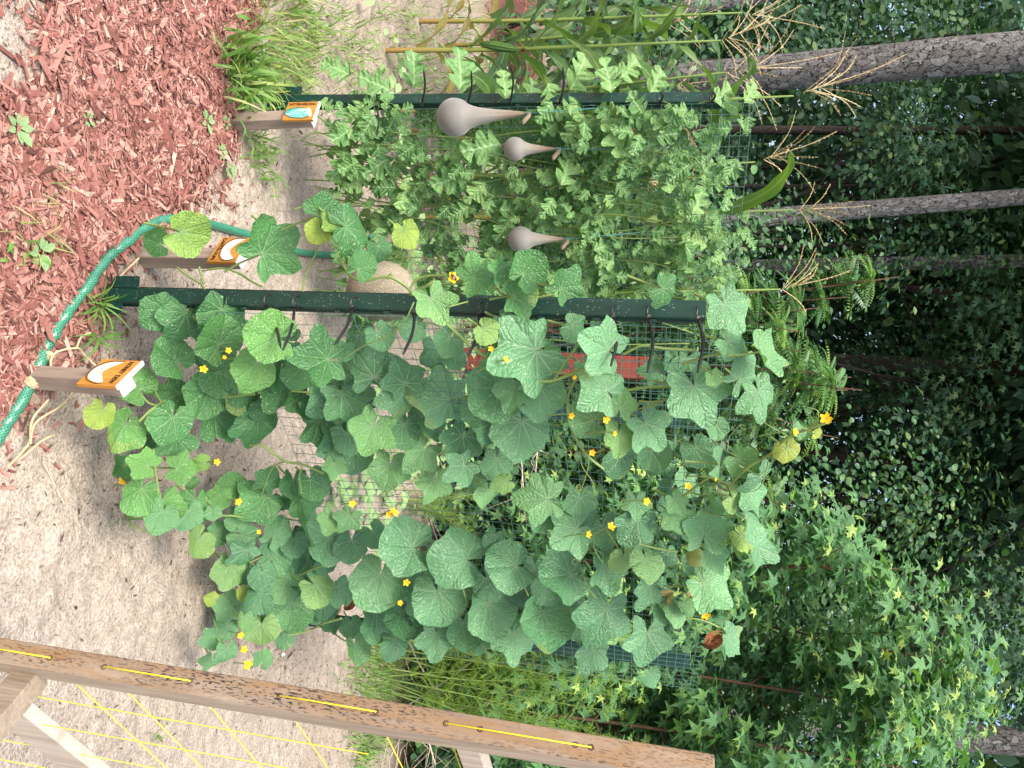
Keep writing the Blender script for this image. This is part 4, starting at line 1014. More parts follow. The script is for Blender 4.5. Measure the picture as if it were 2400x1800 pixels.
def sign(label, corners, base_px, drop, kind):
    LB, LT, RTp, RB = [np.array(q, float) for q in corners]        # photo pixels
    bc = GZ(*base_px)
    y = bc[1]
    p = [PY(LB[0], LB[1], y), PY(LT[0], LT[1], y), PY(RTp[0], RTp[1], y), PY(RB[0], RB[1], y)]
    # width runs right and towards the camera; find the depth step that keeps the width level
    lo = p[0]; ry = ray(*RB); kz = (lo[2] - CAMH) / ry[2]
    rb = CAM + ry * kz
    wv = rb - lo
    wv[2] = 0; W = np.linalg.norm(wv); wd = wv / W
    nrm = np.array([wd[1], -wd[0], 0]); nrm = nrm if np.dot(nrm, CAM - lo) > 0 else -nrm
    hv = PL(LT[0], LT[1], lo, nrm) - lo
    H = np.linalg.norm(hv); hd = unit(hv - np.dot(hv, wd) * wd)
    nrm = unit(np.cross(wd, hd)); nrm = nrm if np.dot(nrm, CAM - lo) > 0 else -nrm
    cen = lo + wd * W / 2 + hd * H / 2
    root = thing('plant_marker', label, 'plant sign', bc, 'painted plant markers on wooden stakes')
    ax = np.array([wd, nrm, hd])
    # stake behind the plaque, from the ground up to its top
    top = cen + hd * (H * 0.28) - nrm * 0.026
    b0 = np.array([bc[0], bc[1], -0.08])
    za = unit(top - b0); xa = unit(wd - np.dot(wd, za) * za); ya = np.cross(za, xa)
    hl = np.linalg.norm(top - b0) / 2
    m = MB(); m.box((top + b0) / 2, 0.021, 0.021, hl, [xa, ya, za], bev=0.002)
    part(m, 'stake', MAT['stake'], root, smooth=False)
    m = MB(); m.box(cen, W / 2, 0.005, H / 2, ax, bev=0.0008)
    pq = part(m, 'plaque', MAT['plaque'], root, smooth=False)
    m = MB(); m.box(cen + hd * (H / 2 + 0.0022), W / 2 + 0.0005, 0.0055, 0.0012, ax)
    m.box(top + za * 0.0015, 0.0212, 0.0212, 0.0014, [xa, ya, za])
    part(m, 'white_edge', MAT['white'], root, smooth=False)
    F = cen + nrm * 0.0052
    def put(v2, f, mat, name, off, par=None):
        mm = MB(); v2 = np.asarray(v2, float)
        z = v2[:, 2] if v2.shape[1] > 2 else np.zeros(len(v2))
        mm.add(F + v2[:, 0:1] * wd + v2[:, 1:2] * hd + (z[:, None] + off) * nrm, f)
        return part(mm, name, mat, pq, smooth=False)
    def shape(pts, off, mat, name, n=40):
        q = smooth_path(np.array([(a * W, b * H, 0) for (a, b) in pts + [pts[0]]]), n)[:-1]
        th = 0.0007
        v2 = np.vstack([np.c_[q[:, 0], q[:, 1], np.full(len(q), th)], np.c_[q[:, 0], q[:, 1], np.zeros(len(q))]])
        k = len(q)
        return put(v2, [tuple(range(k))] + [(i, (i + 1) % k, k + (i + 1) % k, k + i) for i in range(k)], mat, name, off)
    def line(pts, off, mat, name, r=0.0007, n=40):
        q = smooth_path(np.array([(a * W, b * H, 0) for (a, b) in pts]), n)
        mm = MB(); mm.tube(F + q[:, 0:1] * wd + q[:, 1:2] * hd + off * nrm, r, 4)
        return part(mm, name, mat, pq)
    if kind == 'honeydew':
        v, f = text_mesh('HONEY DEW', 0.0165, 1.05); v[:, 0] *= (W * 0.84) / (np.ptp(v[:, 0])); v[:, 1] += H * 0.31
        put(v, f, MAT['ink'], 'lettering', 0.0008)
        sh = [(-0.40, 0.10), (-0.36, -0.20), (-0.18, -0.40), (0.08, -0.44), (0.30, -0.32), (0.42, -0.05), (0.40, 0.10), (0.22, -0.02), (0.06, -0.14), (-0.10, -0.12), (-0.26, -0.02)]
        shape(sh, 0.0004, MAT['flesh'], 'melon_picture')
        line([(-0.43, 0.12), (-0.39, -0.22), (-0.19, -0.44), (0.09, -0.475), (0.33, -0.35), (0.455, -0.05), (0.43, 0.11)], 0.001, MAT['ink'], 'melon_outline', 0.0009)
        for (a, b) in ((-0.10, -0.22), (-0.02, -0.18), (0.05, -0.25), (0.0, -0.31), (0.10, -0.19), (-0.16, -0.27)):
            line([(a + 0.045 * math.cos(t), b + 0.04 * math.sin(t)) for t in np.linspace(0, 6.28, 9)], 0.0013, MAT['ink'], 'seed_outline', 0.0004, 24)
    elif kind == 'cantaloupe':
        v, f = text_mesh('CANTALOUPE', 0.0135, 1.0); v[:, 0] *= (W * 0.88) / (np.ptp(v[:, 0])); v[:, 1] -= H * 0.34
        put(v, f, MAT['ink'], 'lettering', 0.0008)
        sh = [(-0.42, 0.38), (-0.40, 0.05), (-0.22, -0.16), (0.05, -0.20), (0.30, -0.10), (0.44, 0.14), (0.36, 0.36), (0.24, 0.22), (0.08, 0.10), (-0.10, 0.10), (-0.28, 0.22)]
        shape(sh, 0.0004, MAT['cflesh'], 'melon_picture')
        line([(-0.45, 0.40), (-0.43, 0.04), (-0.24, -0.20), (0.05, -0.245), (0.33, -0.13), (0.47, 0.13), (0.40, 0.37)], 0.001, MAT['ink'], 'melon_outline', 0.0008)
        for (a, b) in ((-0.06, 0.02), (0.02, 0.06), (0.08, -0.01), (0.0, -0.05)):
            line([(a + 0.045 * math.cos(t), b + 0.035 * math.sin(t)) for t in np.linspace(0, 6.28, 9)], 0.0013, MAT['ink'], 'seed_outline', 0.0004, 24)
    else:
        v, f = text_mesh('WATERMELON', 0.0145, 1.0); v[:, 0] *= (H * 0.86) / (np.ptp(v[:, 0]))
        v = np.c_[v[:, 1], -v[:, 0], v[:, 2]]; v[:, 0] -= W * 0.36
        put(v, f, MAT['ink'], 'lettering', 0.0008)
        sh = [(-0.10, 0.20), (-0.14, -0.15), (-0.02, -0.42), (0.20, -0.44), (0.36, -0.2), (0.40, 0.14), (0.30, 0.30), (0.08, 0.32)]
        shape(sh, 0.0004, MAT['teal'], 'melon_picture')
        shape([(-0.16, 0.24), (0.02, 0.36), (0.28, 0.42), (0.36, 0.38), (0.2, 0.30), (0.0, 0.22)], 0.0012, MAT['cflesh'], 'cut_end')
        line([(-0.12, 0.2), (-0.16, -0.15), (-0.03, -0.45), (0.2, -0.47), (0.38, -0.2), (0.43, 0.14), (0.36, 0.34)], 0.001, MAT['ink'], 'melon_outline', 0.0007)
        line([(0.02, 0.22), (0.1, 0.12), (0.22, 0.12), (0.33, 0.24), (0.3, 0.32)], 0.0014, MAT['ink'], 'cut_outline', 0.0007)
    return root
sign('wooden stake sign reading HONEY DEW with a pale melon slice, on the mulch edge', [(180, 903), (266, 914), (328, 855), (245, 845)][0:1] * 0 + [(245, 845), (328, 855), (266, 914), (180, 903)], (88, 884), 0, 'honeydew')
sign('wooden stake sign reading CANTALOUPE with a cream melon slice', [(523, 559), (591, 556), (557, 615), (485, 616)], (335, 605), 0, 'cantaloupe')
sign('wooden stake sign reading WATERMELON with a teal melon', [(678, 242), (750, 236), (733, 283), (662, 284)], (556, 288), 0, 'watermelon')

# ------------------------------------------------------------------ hose
hp = [(-120, 1290), (-20, 1080), (30, 992), (75, 915), (110, 840), (150, 762), (200, 683), (250, 610), (292, 568), (340, 532), (400, 513), (480, 523), (550, 541), (620, 563), (700, 588), (790, 597), (850, 575), (905, 515), (945, 470), (985, 425), (1010, 380)]
m = MB(); q = smooth_path([GZ(a, b, 0.014) for (a, b) in hp], 260)
q[:, 2] = gz(q[:, 0], q[:, 1]) + 0.012
m.tube(q, 0.0138, 14)
tag(m.build('garden_hose', MAT['hose']), 'green braided garden hose looping over the sand behind the stake signs', 'hose')

# ------------------------------------------------------------------ string frame at the right
FD = unit(np.array([1.0, 0.96, 0]))                    # the frame runs off to the right and away
FN = np.array([FD[1], -FD[0], 0])
sb0 = PY(0, 1534, 0.98); st0 = PY(1670, 1812, 1.06)
za = unit(st0 - sb0)
foot = sb0 + za * ((0 - sb0[2]) / za[2])
root = thing('string_frame', 'wooden frame strung with yellow cord, standing close to the camera on bare sand', 'trellis frame', foot)
xa = unit(FD - np.dot(FD, za) * za); ya = np.cross(za, xa)
SH = 0.0185
hl = np.linalg.norm(st0 - foot) / 2
m = MB()
V_ = []
m.box((foot + st0) / 2, SH, SH, hl, [xa, ya, za], bev=0.0015)
f_all = m.l
# the face towards the camera-left is stained and mouldy, the other sides are bare
mi = m.mi[-1].copy()
for i, fq in enumerate(m.l):
    vv = m.v[0][fq]; nn = np.cross(vv[1] - vv[0], vv[2] - vv[0])
    nn = unit(nn); nn = nn if np.dot(nn, vv.mean(0) - (foot + st0) / 2) > 0 else -nn
    mi[i] = 0 if np.dot(nn, -xa) > 0.5 else 1
m.mi[-1] = mi
stile = part(m, 'stile', [MAT['frameface'], MAT['frameside']], root, smooth=False)
def on_stile(px, py):
    """height along the stile of a photo point, on its stained face"""
    d = PL(px, py, foot - xa * SH, xa)
    return np.dot(d - foot, za)
holes = [(118, 1541), (244, 1565), (443, 1602), (654, 1637), (880, 1674), (1043, 1710), (1384, 1767)]
hz = [on_stile(a, b) for (a, b) in holes]
face = lambda z, s=0.0: foot + za * z - xa * SH + ya * s
for z in hz + [on_stile(1125, 1716), on_stile(1347, 1771)]:
    m = MB(); m.lathe(face(z) - xa * 0.0005, [(0.0001, -0.0045), (0.0034, -0.0045), (0.0042, 0.0006), (0.0032, 0.0010)], -xa, 14)
    part(m, 'bore_hole', MAT['fleck'], root)
segs = [(None, hz[0]), (hz[1], hz[2]), (hz[3], hz[4]), (hz[5], hz[6])]
for a, b in segs:
    a = (b - 0.12) if a is None else a
    m = MB(); m.tube(np.array([face(a) + xa * 0.006, face(a) - xa * 0.0016, face((a + b) / 2) - xa * 0.0022, face(b) - xa * 0.0016, face(b) + xa * 0.006]), 0.00105, 6)
    part(m, 'cord', MAT['cord'], root)
FL = 1.15
for i, z in enumerate(hz + [on_stile(1500, 1786)]):
    m = MB(); p = foot + za * z + xa * SH
    m.tube(np.array([p - xa * 0.01, p + FD * FL * 0.5 - np.array([0, 0, 0.003]), p + FD * FL]), 0.0009, 6)
    part(m, 'cord', MAT['cord'], root)
for i in range(5):
    m = MB(); p = foot + FD * (0.12 + 0.135 * i) + FN * 0.012
    zt = 1.02 + foot[2]
    m.tube(np.array([p + np.array([0, 0, 0.10]) * 1.0, p + (za * zt * 0.5), p + za * zt]), 0.0008, 5)
    part(m, 'cord', MAT['cord'], root)
# rails running off to the right, and a short foot brace
rp = foot + za * on_stile(-40, 1530)
m = MB(); a = foot + np.array([0, 0, max(on_stile(-70, 1525), 0.2)]) + FD * 0.01; 
zr1 = np.dot(PL(40, 1640, foot, FN) - foot, (0, 0, 1.0))
m.box(foot + FD * (SH + FL / 2) + np.array([0, 0, zr1 - 0.045]), FL / 2, 0.012, 0.045, [FD, FN, (0, 0, 1.0)], bev=0.0015)
part(m, 'rail', MAT['rail'], root, smooth=False)
zr2 = np.dot(PL(1095, 1780, foot, FN) - foot, (0, 0, 1.0))
m = MB(); m.box(foot + xa * SH + FD * (FL / 2) + np.array([0, 0, zr2]) + np.array([za[0], za[1], 0]) * zr2, FL / 2, 0.0125, 0.018, [FD, FN, (0, 0, 1.0)], bev=0.0015)
part(m, 'rail', MAT['rail'], root, smooth=False)
m = MB(); p0 = PL(75, 1583, foot + FN * 0.0, FN); p1 = PY(-60, 1740, 0.86)
d = unit(p1 - p0); m.box((p0 + p1) / 2, np.linalg.norm(p1 - p0) / 2, 0.018, 0.022, [d, unit(np.cross((0, 0, 1.0), d)), np.cross(d, unit(np.cross((0, 0, 1.0), d)))], bev=0.0015)
part(m, 'brace', MAT['frameside'], root, smooth=False)
m = MB(); p = foot + FD * (FL + SH * 2)
m.box(p + za * hl * 0.9, SH, SH, hl * 0.9, [xa, ya, za], bev=0.0015); part(m, 'stile', MAT['rail'], root, smooth=False)

# red painted posts behind the trellis
for (px, py, t, lab, dy) in ((1320, 332, 1596, 'red painted board leaning behind the corn leaves by the smallest grey sling', 5.0), (1250, 868, 1545, 'red painted board standing behind the middle of the front trellis', 4.6)):
    a = PY(t, py - 4 if py > 500 else 300, dy); b = np.array([a[0] - (0.0 if py > 500 else 0.12), a[1], 0.0])
    za2 = unit(a - b); m = MB(); r_ = thing('red_board', lab, 'board', b)
    m.box((a + b) / 2, 0.068, 0.012, np.linalg.norm(a - b) / 2, [unit(np.cross((0, 1.0, 0), za2)), (0, 1.0, 0), za2], bev=0.002)
    part(m, 'plank', MAT['red'], r_, smooth=False)
    part(MB().box((a * 0.93 + b * 0.07) + np.array([0, -0.0155, 0]), 0.062, 0.003, 0.02, bev=0.001), 'cleat', MAT['red'], r_, smooth=False)

# stone clods by the honey dew stake
for (px, py, r, lab) in ((70, 895, 0.018, 'crumbly tan clod of soil at the foot of the honey dew stake'), (108, 835, 0.013, 'small crumbly clod beside the hose behind the honey dew stake')):
    c = GZ(px, py); m = MB()
    th, ph = np.meshgrid(np.linspace(0, 2 * math.pi, 25), np.linspace(0.01, math.pi - 0.01, 14), indexing='ij')
    rr = r * (0.8 + 0.45 * vnoise(np.cos(th) * 3 + 7, ph * 3 + np.sin(th) * 2, 9))
    m.grid(np.stack([c[0] + rr * np.sin(ph) * np.cos(th), c[1] + rr * np.sin(ph) * np.sin(th), 0.5 * r + rr * np.cos(ph) * 0.8], -1))
    tag(m.build('soil_clod', MAT['stone']), lab, 'clod')

# ------------------------------------------------------------------ watermelon vines on the back trellis
def wm_proto(seed):
    r2 = np.random.default_rng(seed)
    n = 29; t = np.linspace(0, 1, n)
    env = np.interp(t, [0, 0.10, 0.32, 0.6, 0.85, 0.95, 1], [0.05, 0.36, 0.46, 0.38, 0.25, 0.16, 0.03])
    k = np.clip(1.45 * np.abs(np.sin(np.pi * (t * 2.7 + 0.12 + 0.05 * (seed % 3)))) - 0.12, 0, 1)
    k[t > 0.86] = np.maximum(k[t > 0.86], 0.7)
    rows = []
    for sg in (-1, -0.5, 0, 0.5, 1):
        lob = env * (0.24 + 0.76 * (k if abs(sg) > 0.1 else 1)) * (1 + 0.07 * np.sin(t * 31 + seed * 2 + sg) * (abs(sg) == 1))
        w_ = lob * sg
        rows.append(np.stack([w_, t - 0.1 + 0.30 * np.abs(w_), 0.16 * np.abs(w_) + 0.09 * np.sin(t * 8 + sg * 2 + seed) * abs(sg) - 0.3 * t * t], -1))
    P = np.stack(rows, 1)                                # n x 5 x 3
    V = P.reshape(-1, 3)
    i, j = np.meshgrid(np.arange(n - 1), np.arange(4), indexing='ij')
    F = np.stack([i * 5 + j, i * 5 + j + 1, (i + 1) * 5 + j + 1, (i + 1) * 5 + j], -1).reshape(-1, 4)
    return V, F, V[:, :2].copy()
WMP = [wm_proto(s_) for s_ in range(4)]
wm = {k: (MB(), MB()) for k in range(3)}
def wm_leaf(k, P, size, T, N, tone):
    scatter(wm[k][0], random.choice(WMP), np.array([P]), np.array([N]), np.array([T]), np.array([size]), np.array([tone]))
    e = P - unit(T) * size * 0.25 - unit(N) * size * 0.25 + np.array([0, 0, -0.02])
    wm[k][1].tube(smooth_path([P - unit(T) * size * 0.1, (P + e) / 2, e], 5), 0.0013, 4)
r2 = random.Random(5)
def dens_wm(px, py):
    d = 1.0
    if px < 900: d = 0.75
    if px > 1450: d = 0.55
    if px < 1250 and 330 < py < 640: d = 0.62
    if py > 640 and px > 1560: d = 0.6
    return d
for i in range(1350):
    px, py = r2.uniform(790, 1760), r2.uniform(245, 735)
    if r2.random() > dens_wm(px, py): continue
    if px > 1640 and r2.random() < 0.45: continue
    boxed = any(a < px < b and c < py < d for (a, b, c, d) in ((990, 1270, 222, 330), (1165, 1335, 312, 392), (1180, 1350, 518, 606)))
    P = T2pt(px, py, -0.07 if boxed else r2.uniform(-0.07, 0.12))
    if P[2] < 0.08: P[2] = 0.08 + r2.random() * 0.1
    vd = -unit(P - CAM)
    N = unit(vd * 0.8 + np.array([r2.uniform(-.5, .5), r2.uniform(-.3, .3), r2.uniform(0.1, 1.1)]))
    T = img_dir(px, py, r2.choice([180, 150, 210, 90, 120, 240, 0, 30]) + r2.uniform(-30, 30))
    wm_leaf(min(2, int((py - 245) / 165)), P, r2.choice([r2.uniform(0.03, 0.065), r2.uniform(0.05, 0.10)]), T, N, min(1, max(0, r2.gauss(0.45, 0.25))))
for (px, py, s_, ang, tn) in [(1128, 345, 0.135, 170, .55), (1075, 165, 0.14, 265, .5), (968, 165, 0.12, 268, .35), (1360, 170, 0.13, 300, .8), (1420, 180, 0.11, 250, .7), (1480, 160, 0.10, 320, .7), (880, 390, 0.11, 150, .4), (1330, 395, 0.12, 290, .7), (1440, 330, 0.13, 230, .8),
                           (1245, 215, 0.09, 280, .7), (1280, 262, 0.08, 120, .5), (900, 370, 0.10, 60, .3), (950, 480, 0.1, 200, .35), (1050, 420, 0.12, 160, .45), (860, 300, 0.1, 120, .5), (790, 165, 0.10, 200, .6), (770, 245, 0.06, 20, .7), (800, 390, 0.12, 120, .7), (1300, 225, 0.10, 60, .6), (1350, 300, 0.1, 120, .7), (1700, 220, 0.09, 330, .9), (1760, 215, 0.08, 300, .9), (1560, 420, 0.1, 250, .8), (1640, 470, 0.1, 300, .8), (880, 200, .11, 200, .5), (1180, 200, .09, 260, .75), (1540, 190, .1, 300, .7)]:
    P = T2pt(px, py, 0.09) if py > 232 else PY(px, py, bB[1] + random.uniform(-0.04, 0.08))
    vd = -unit(P - CAM)
    wm_leaf(0 if py < 410 else 1, P - 0.4 * s_ * img_dir(px, py, ang), s_, img_dir(px, py, ang), unit(vd + np.array([0, 0, 0.7])), tn)
for k in range(3):                                      # runners
    for j in range(6):
        py = 265 + 165 * k + r2.uniform(0, 150)
        pts = [T2pt(740 + 180 * q + r2.uniform(-30, 30), py + r2.uniform(-40, 40) + 10 * q, r2.uniform(0.0, 0.06)) for q in range(6)]
        wm[k][1].tube(smooth_path(pts, 26), 0.0026, 5)
for pts in [[(705, 330), (740, 310), (790, 325), (860, 350), (930, 340)], [(720, 260), (760, 285), (790, 330)], [(690, 490), (760, 470), (840, 480), (930, 505)]]:
    wm[0][1].tube(smooth_path([GZ(a, b, 0.05) for a, b in pts], 14), 0.0035, 5)
WL = ['watermelon vine with deeply lobed leaves around the largest grey sling', 'watermelon vine with deeply lobed leaves on the middle of the back mesh', 'watermelon vine with small lobed leaves on the back mesh next to the nearest post']
for k in range(3):
    r_ = thing('watermelon_plant', WL[k], 'watermelon plant', T2[0] + T2[1] * (0.15 + 0.4 * k), 'watermelon vines on the back trellis')
    part(wm[k][0], 'foliage', MAT['wmelon'], r_); part(wm[k][1], 'vine', MAT['stem'], r_)

# ------------------------------------------------------------------ corn
def corn_leaf(m, p, az, L, w_, droop, tone, twist):
    n = 14; t = np.linspace(0, 1, n)
    out = np.array([math.cos(az), math.sin(az), 0]); sdv = np.array([-math.sin(az), math.cos(az), 0])
    el = 1.15 - droop * t * 2.3
    step = L / n
    c = np.cumsum(np.stack([np.cos(el)[:, None] * out + np.sin(el)[:, None] * np.array([0, 0, 1.0])], 0)[0] * step, 0) + p
    wv = w_ * np.interp(t, [0, 0.08, 0.35, 0.8, 1], [0.45, 0.8, 1, 0.6, 0.03])
    up = -np.sin(el)[:, None] * out + np.cos(el)[:, None] * np.array([0, 0, 1.0])
    tw = twist * t
    sv = sdv[None] * np.cos(tw)[:, None] + up * np.sin(tw)[:, None]; uv_ = -sdv[None] * np.sin(tw)[:, None] + up * np.cos(tw)[:, None]
    rows = []
    for k in (-1, -0.5, 0, 0.5, 1):
        rip = 0.012 * np.sin(t * 17 + k * 2 + az * 5) * abs(k)
        rows.append(c + sv * (k * wv)[:, None] + uv_ * (0.25 * np.abs(k) * wv + rip)[:, None])
    uvg = np.stack(np.meshgrid(t, np.array([-1, -0.5, 0, 0.5, 1]), indexing='ij')[::-1], -1)
    m.grid(np.stack(rows, 1), uvg, tone)
def tassel(m, p, d, L, n, seed):
    r2 = random.Random(seed); d = unit(d)
    def spike(a, dd, l, r):
        dd = unit(dd); e = a + dd * l + np.array([0, 0, -0.12 * l])
        q = smooth_path([a, a + dd * l * 0.5 + np.array([0, 0, 0.02 * l]), e], 12)
        m.tube(q, np.linspace(r * 0.5, r * 0.35, 12), 5)
        for k in range(int(l / 0.006)):                                  # florets
            f = 0.18 + 0.8 * r2.random(); a0 = q[min(11, int(f * 11))]
            dv = unit(dd * 0.9 + np.array([r2.gauss(0, .5), r2.gauss(0, .5), r2.gauss(0, .5)]))
            sd2 = unit(np.cross(dv, (r2.random(), r2.random(), 1)))
            s_ = r2.uniform(0.006, 0.011)
            m.add(np.array([a0, a0 + dv * s_ * 0.5 + sd2 * s_ * 0.26, a0 + dv * s_, a0 + dv * s_ * 0.5 - sd2 * s_ * 0.26]), [(0, 1, 2, 3)], None, r2.random())
    spike(p + d * L * 0.25, d, L * 0.85, 0.0048)
    for k in range(n):
        az = r2.uniform(0, 6.28); s_ = np.array([math.cos(az), math.sin(az), 0])
        spike(p + d * L * r2.uniform(0.0, 0.28), d * r2.uniform(0.35, 0.9) + s_ * r2.uniform(0.5, 0.95), L * r2.uniform(0.45, 0.85), 0.0034)
CORN = [  # tassel fork px, tip px, depth y, base shift x, leaves
    ((1700, 170), (1960, 128), 3.7, 0.10, 9, 5, 'corn plant whose tan tassel crosses the base of the thick pine trunk'),
    ((1860, 225), (2112, 140), 3.55, 0.02, 8, 7, 'tallest corn plant with its tassel reaching highest across the thick pine trunk'),
    ((1770, 380), (1952, 318), 3.75, 0.06, 8, 7, 'corn plant with a wide tassel just above the mesh between the two pine trunks'),
    ((1860, 492), (2032, 483), 3.9, 0.05, 6, 6, 'corn plant with a straight tassel in front of the thin pine trunk'),
    ((1830, 678), (1986, 640), 3.6, 0.08, 4, 4, 'corn plant with a sparse tassel above the silvery top leaves of the nearest post'),
    ((1690, 95), (1870, 22), 3.5, 0.12, 10, 9, 'corn plant carrying an ear with brown silk'),
    ((1740, 30), (1925, 62), 3.9, -0.05, 8, 6, 'corn plant at the picture edge with a drooping tassel'),
    ((1560, 60), (1690, 20), 4.3, 0.05, 10, 4, 'leafy corn plant in the back row behind the ear bearing corn'),
    ((1580, 200), (1700, 185), 4.2, 0.05, 10, 3, 'leafy corn plant directly behind the top of the green post by the watermelon sign'),
    ((1500, 420), (1600, 440), 4.3, 0.0, 10, 3, 'leafy corn plant behind the middle sling without a clear tassel'),
    ((1600, 290), (1660, 400), 3.8, 0.0, 9, 4, 'shorter corn plant with broad pale leaves behind the back mesh')]
for i, (fk, tp, y, bx, nl, nt_, lab) in enumerate(CORN):
    f = PY(fk[0], fk[1], y); t = PY(tp[0], tp[1], y - 0.05)
    b = np.array([f[0] + bx, y + 0.05, 0.0])
    if i == 5: b = GZ(905, 118)
    r_ = thing('corn_plant', lab, 'corn plant', b, 'corn plants behind the back trellis')
    q = smooth_path([b - (0, 0, 0.03), b * 0.6 + f * 0.4 + np.array([0.012, 0, 0]), f], 26)
    m = MB()
    rad = np.interp(np.linspace(0, 1, 26), [0, 0.6, 1], [0.0125, 0.010, 0.004]) * (1 + 0.10 * (np.arange(26) % 4 == 0))
    m.tube(q, rad, 9, tone=0.5)
    m.t[0] = np.repeat(np.linspace(0, 1, 26), 10); 
    part(m, 'stalk', MAT['cornstalk'], r_)
    m = MB(); az = random.uniform(0, 6.28)
    nl = int(nl * 1.6)
    for k in range(nl):
        fr_ = 0.14 + 0.78 * (k + 0.3) / nl
        p = q[int(fr_ * 25)]
        az += math.pi + random.uniform(-0.6, 0.6)
        dry = fr_ < 0.26
        corn_leaf(m, p, az, random.uniform(0.45, 0.78) * (0.6 if dry else 1), random.uniform(0.026, 0.044) * (0.6 if dry else 1), random.uniform(0.55, 0.95), (0.97 if dry else np.clip(random.gauss(0.35, 0.2), 0, 0.8)), random.uniform(-1.3, 1.3))
    part(m, 'leaves', MAT['cornleaf'], r_)
    m = MB(); tassel(m, f, t - f, np.linalg.norm(t - f) * 1.05, nt_ + 4, 50 + i); part(m, 'tassel', MAT['tassel'], r_)
    if i == 5:
        p = PY(1125, 102, b[1]); d = unit(PY(1235, 120, b[1]) - p)
        L = 0.21; m = MB()
        m.lathe(p, [(0.004, 0), (0.016, 0.03), (0.0225, 0.08), (0.020, 0.14), (0.011, 0.19), (0.004, 0.21)], d, 14)
        er = part(m, 'ear', MAT['cornleaf'], r_)
        m = MB()
        for k in range(60):
            e = p + d * 0.205; dv = unit(d + rng.normal(0, 0.45, 3)); m.tube(np.array([e, e + dv * 0.025, e + dv * 0.04 + np.array([0, 0, -0.015])]), 0.0008, 3, caps=False)
        so_ = part(m, 'silk', MAT['silk'], r_)

RNDW = (np.array([(0.55 * math.sin(a), 0.5 + 0.55 * math.cos(a), 0.10 * math.sin(2 * a)) for a in np.linspace(0, 2 * math.pi, 8, endpoint=False)] + [(0, 0.5, -0.07)], float), np.array([(8, i, (i + 1) % 8) for i in range(8)]), np.zeros((9, 2)))
# ------------------------------------------------------------------ grass, weeds, dog fennel, dead sticks
def blades(m, c, n, h, spread, tone, lean=0.6, w0=0.0035, seed=0):
    r2 = np.random.default_rng(seed)
    az = r2.uniform(0, 6.28, n); L = h * r2.uniform(0.45, 1.1, n)
    k = 6; t = np.linspace(0, 1, k)
    ba = np.asarray(c)[None, :2] + r2.normal(0, spread, (n, 2))
    le = lean * r2.uniform(0.3, 1.5, n)
    el = 1.45 - le[:, None] * (0.25 + 1.3 * t[None])
    dx = np.cos(el); dz = np.sin(el)
    r = np.cumsum(dx, 1) / k * L[:, None]; z = np.cumsum(dz, 1) / k * L[:, None]
    z = np.maximum(z, 0.004)
    wv = w0 * r2.uniform(0.6, 1.5, n)[:, None] * np.interp(t, [0, 0.3, 1], [0.7, 1, 0.05])[None]
    o = np.stack([np.cos(az), np.sin(az)], -1); s_ = np.stack([-np.sin(az), np.cos(az)], -1)
    cx = ba[:, None, :] + o[:, None, :] * r[..., None]
    g0 = gz(ba[:, 0], ba[:, 1])[:, None]
    Lf = np.concatenate([cx - s_[:, None] * wv[..., None], (z + g0)[..., None]], -1); Rg = np.concatenate([cx + s_[:, None] * wv[..., None], (z + g0 + wv * 0.5)[..., None]], -1)
    P = np.stack([Lf, Rg], 2)                            # n,k,2,3
    i = np.arange(k - 1); F = np.stack([i * 2, i * 2 + 1, i * 2 + 3, i * 2 + 2], -1)
    Fa = (F[None] + (np.arange(n) * k * 2)[:, None, None]).reshape(-1, 4)
    m.add(P.reshape(-1, 3), Fa, None, np.repeat(np.clip(tone + r2.normal(0, 0.15, n), 0, 1), k * 2))
def tuft(px, py, n, h, sp, tone, lab, lean=0.6, w0=0.0035, seed=0, cat='grass tuft'):
    c = GZ(px, py); m = MB(); blades(m, (0, 0), n, h, sp, tone, lean, w0, seed)
    o = m.build('grass_tuft', MAT['grass']); o.location = (float(c[0]), float(c[1]), 0)
    return tag(o, lab, cat, 'grass tufts at the garden edge')
tuft(545, 165, 170, 0.17, 0.055, 0.5, 'biggest bright green crabgrass tuft at the mulch edge beside the watermelon sign', 0.8, 0.0055, 1)
tuft(615, 90, 150, 0.17, 0.10, 0.72, 'straw tinged grass tuft past the bright crabgrass at the picture edge', 0.7, 0.0025, 2)
tuft(600, 180, 60, 0.13, 0.05, 0.55, 'small green grass tuft just behind the bright crabgrass', 0.8, 0.004, 3)
tuft(580, 320, 34, 0.14, 0.05, 0.45, 'thin grass tuft beside the watermelon stake', 1.0, 0.0035, 4)
tuft(620, 400, 26, 0.12, 0.035, 0.55, 'sparse grass tuft on the sand between the watermelon and cantaloupe signs', 1.1, 0.004, 5)
tuft(210, 715, 26, 0.13, 0.01, 0.45, 'wispy crabgrass against the foot of the nearest post', 1.1, 0.0028, 6)
tuft(215, 790, 14, 0.12, 0.012, 0.35, 'dark crabgrass sprig between the hose and the honey dew sign', 1.2, 0.003, 7)
tuft(280, 1210, 12, 0.13, 0.01, 0.35, 'dark crabgrass sprig on the bare sand in front of the low honeydew leaves', 1.2, 0.0026, 8)
tuft(60, 480, 60, 0.10, 0.07, 0.8, 'dry wispy grass tuft amid the mulch', 1.0, 0.0014, 9)
tuft(50, 600, 18, 0.05, 0.02, 0.5, 'little weed rosette in the mulch by the hose', 1.3, 0.006, 10)
tuft(360, 1715, 60, 0.03, 0.03, 0.5, 'tiny grass patch on the sand inside the string frame', 1.0, 0.0014, 12)
tuft(800, 110, 60, 0.13, 0.10, 0.6, 'loose grass tuft on the sand behind the green post by the watermelon sign', 0.9, 0.003, 13)
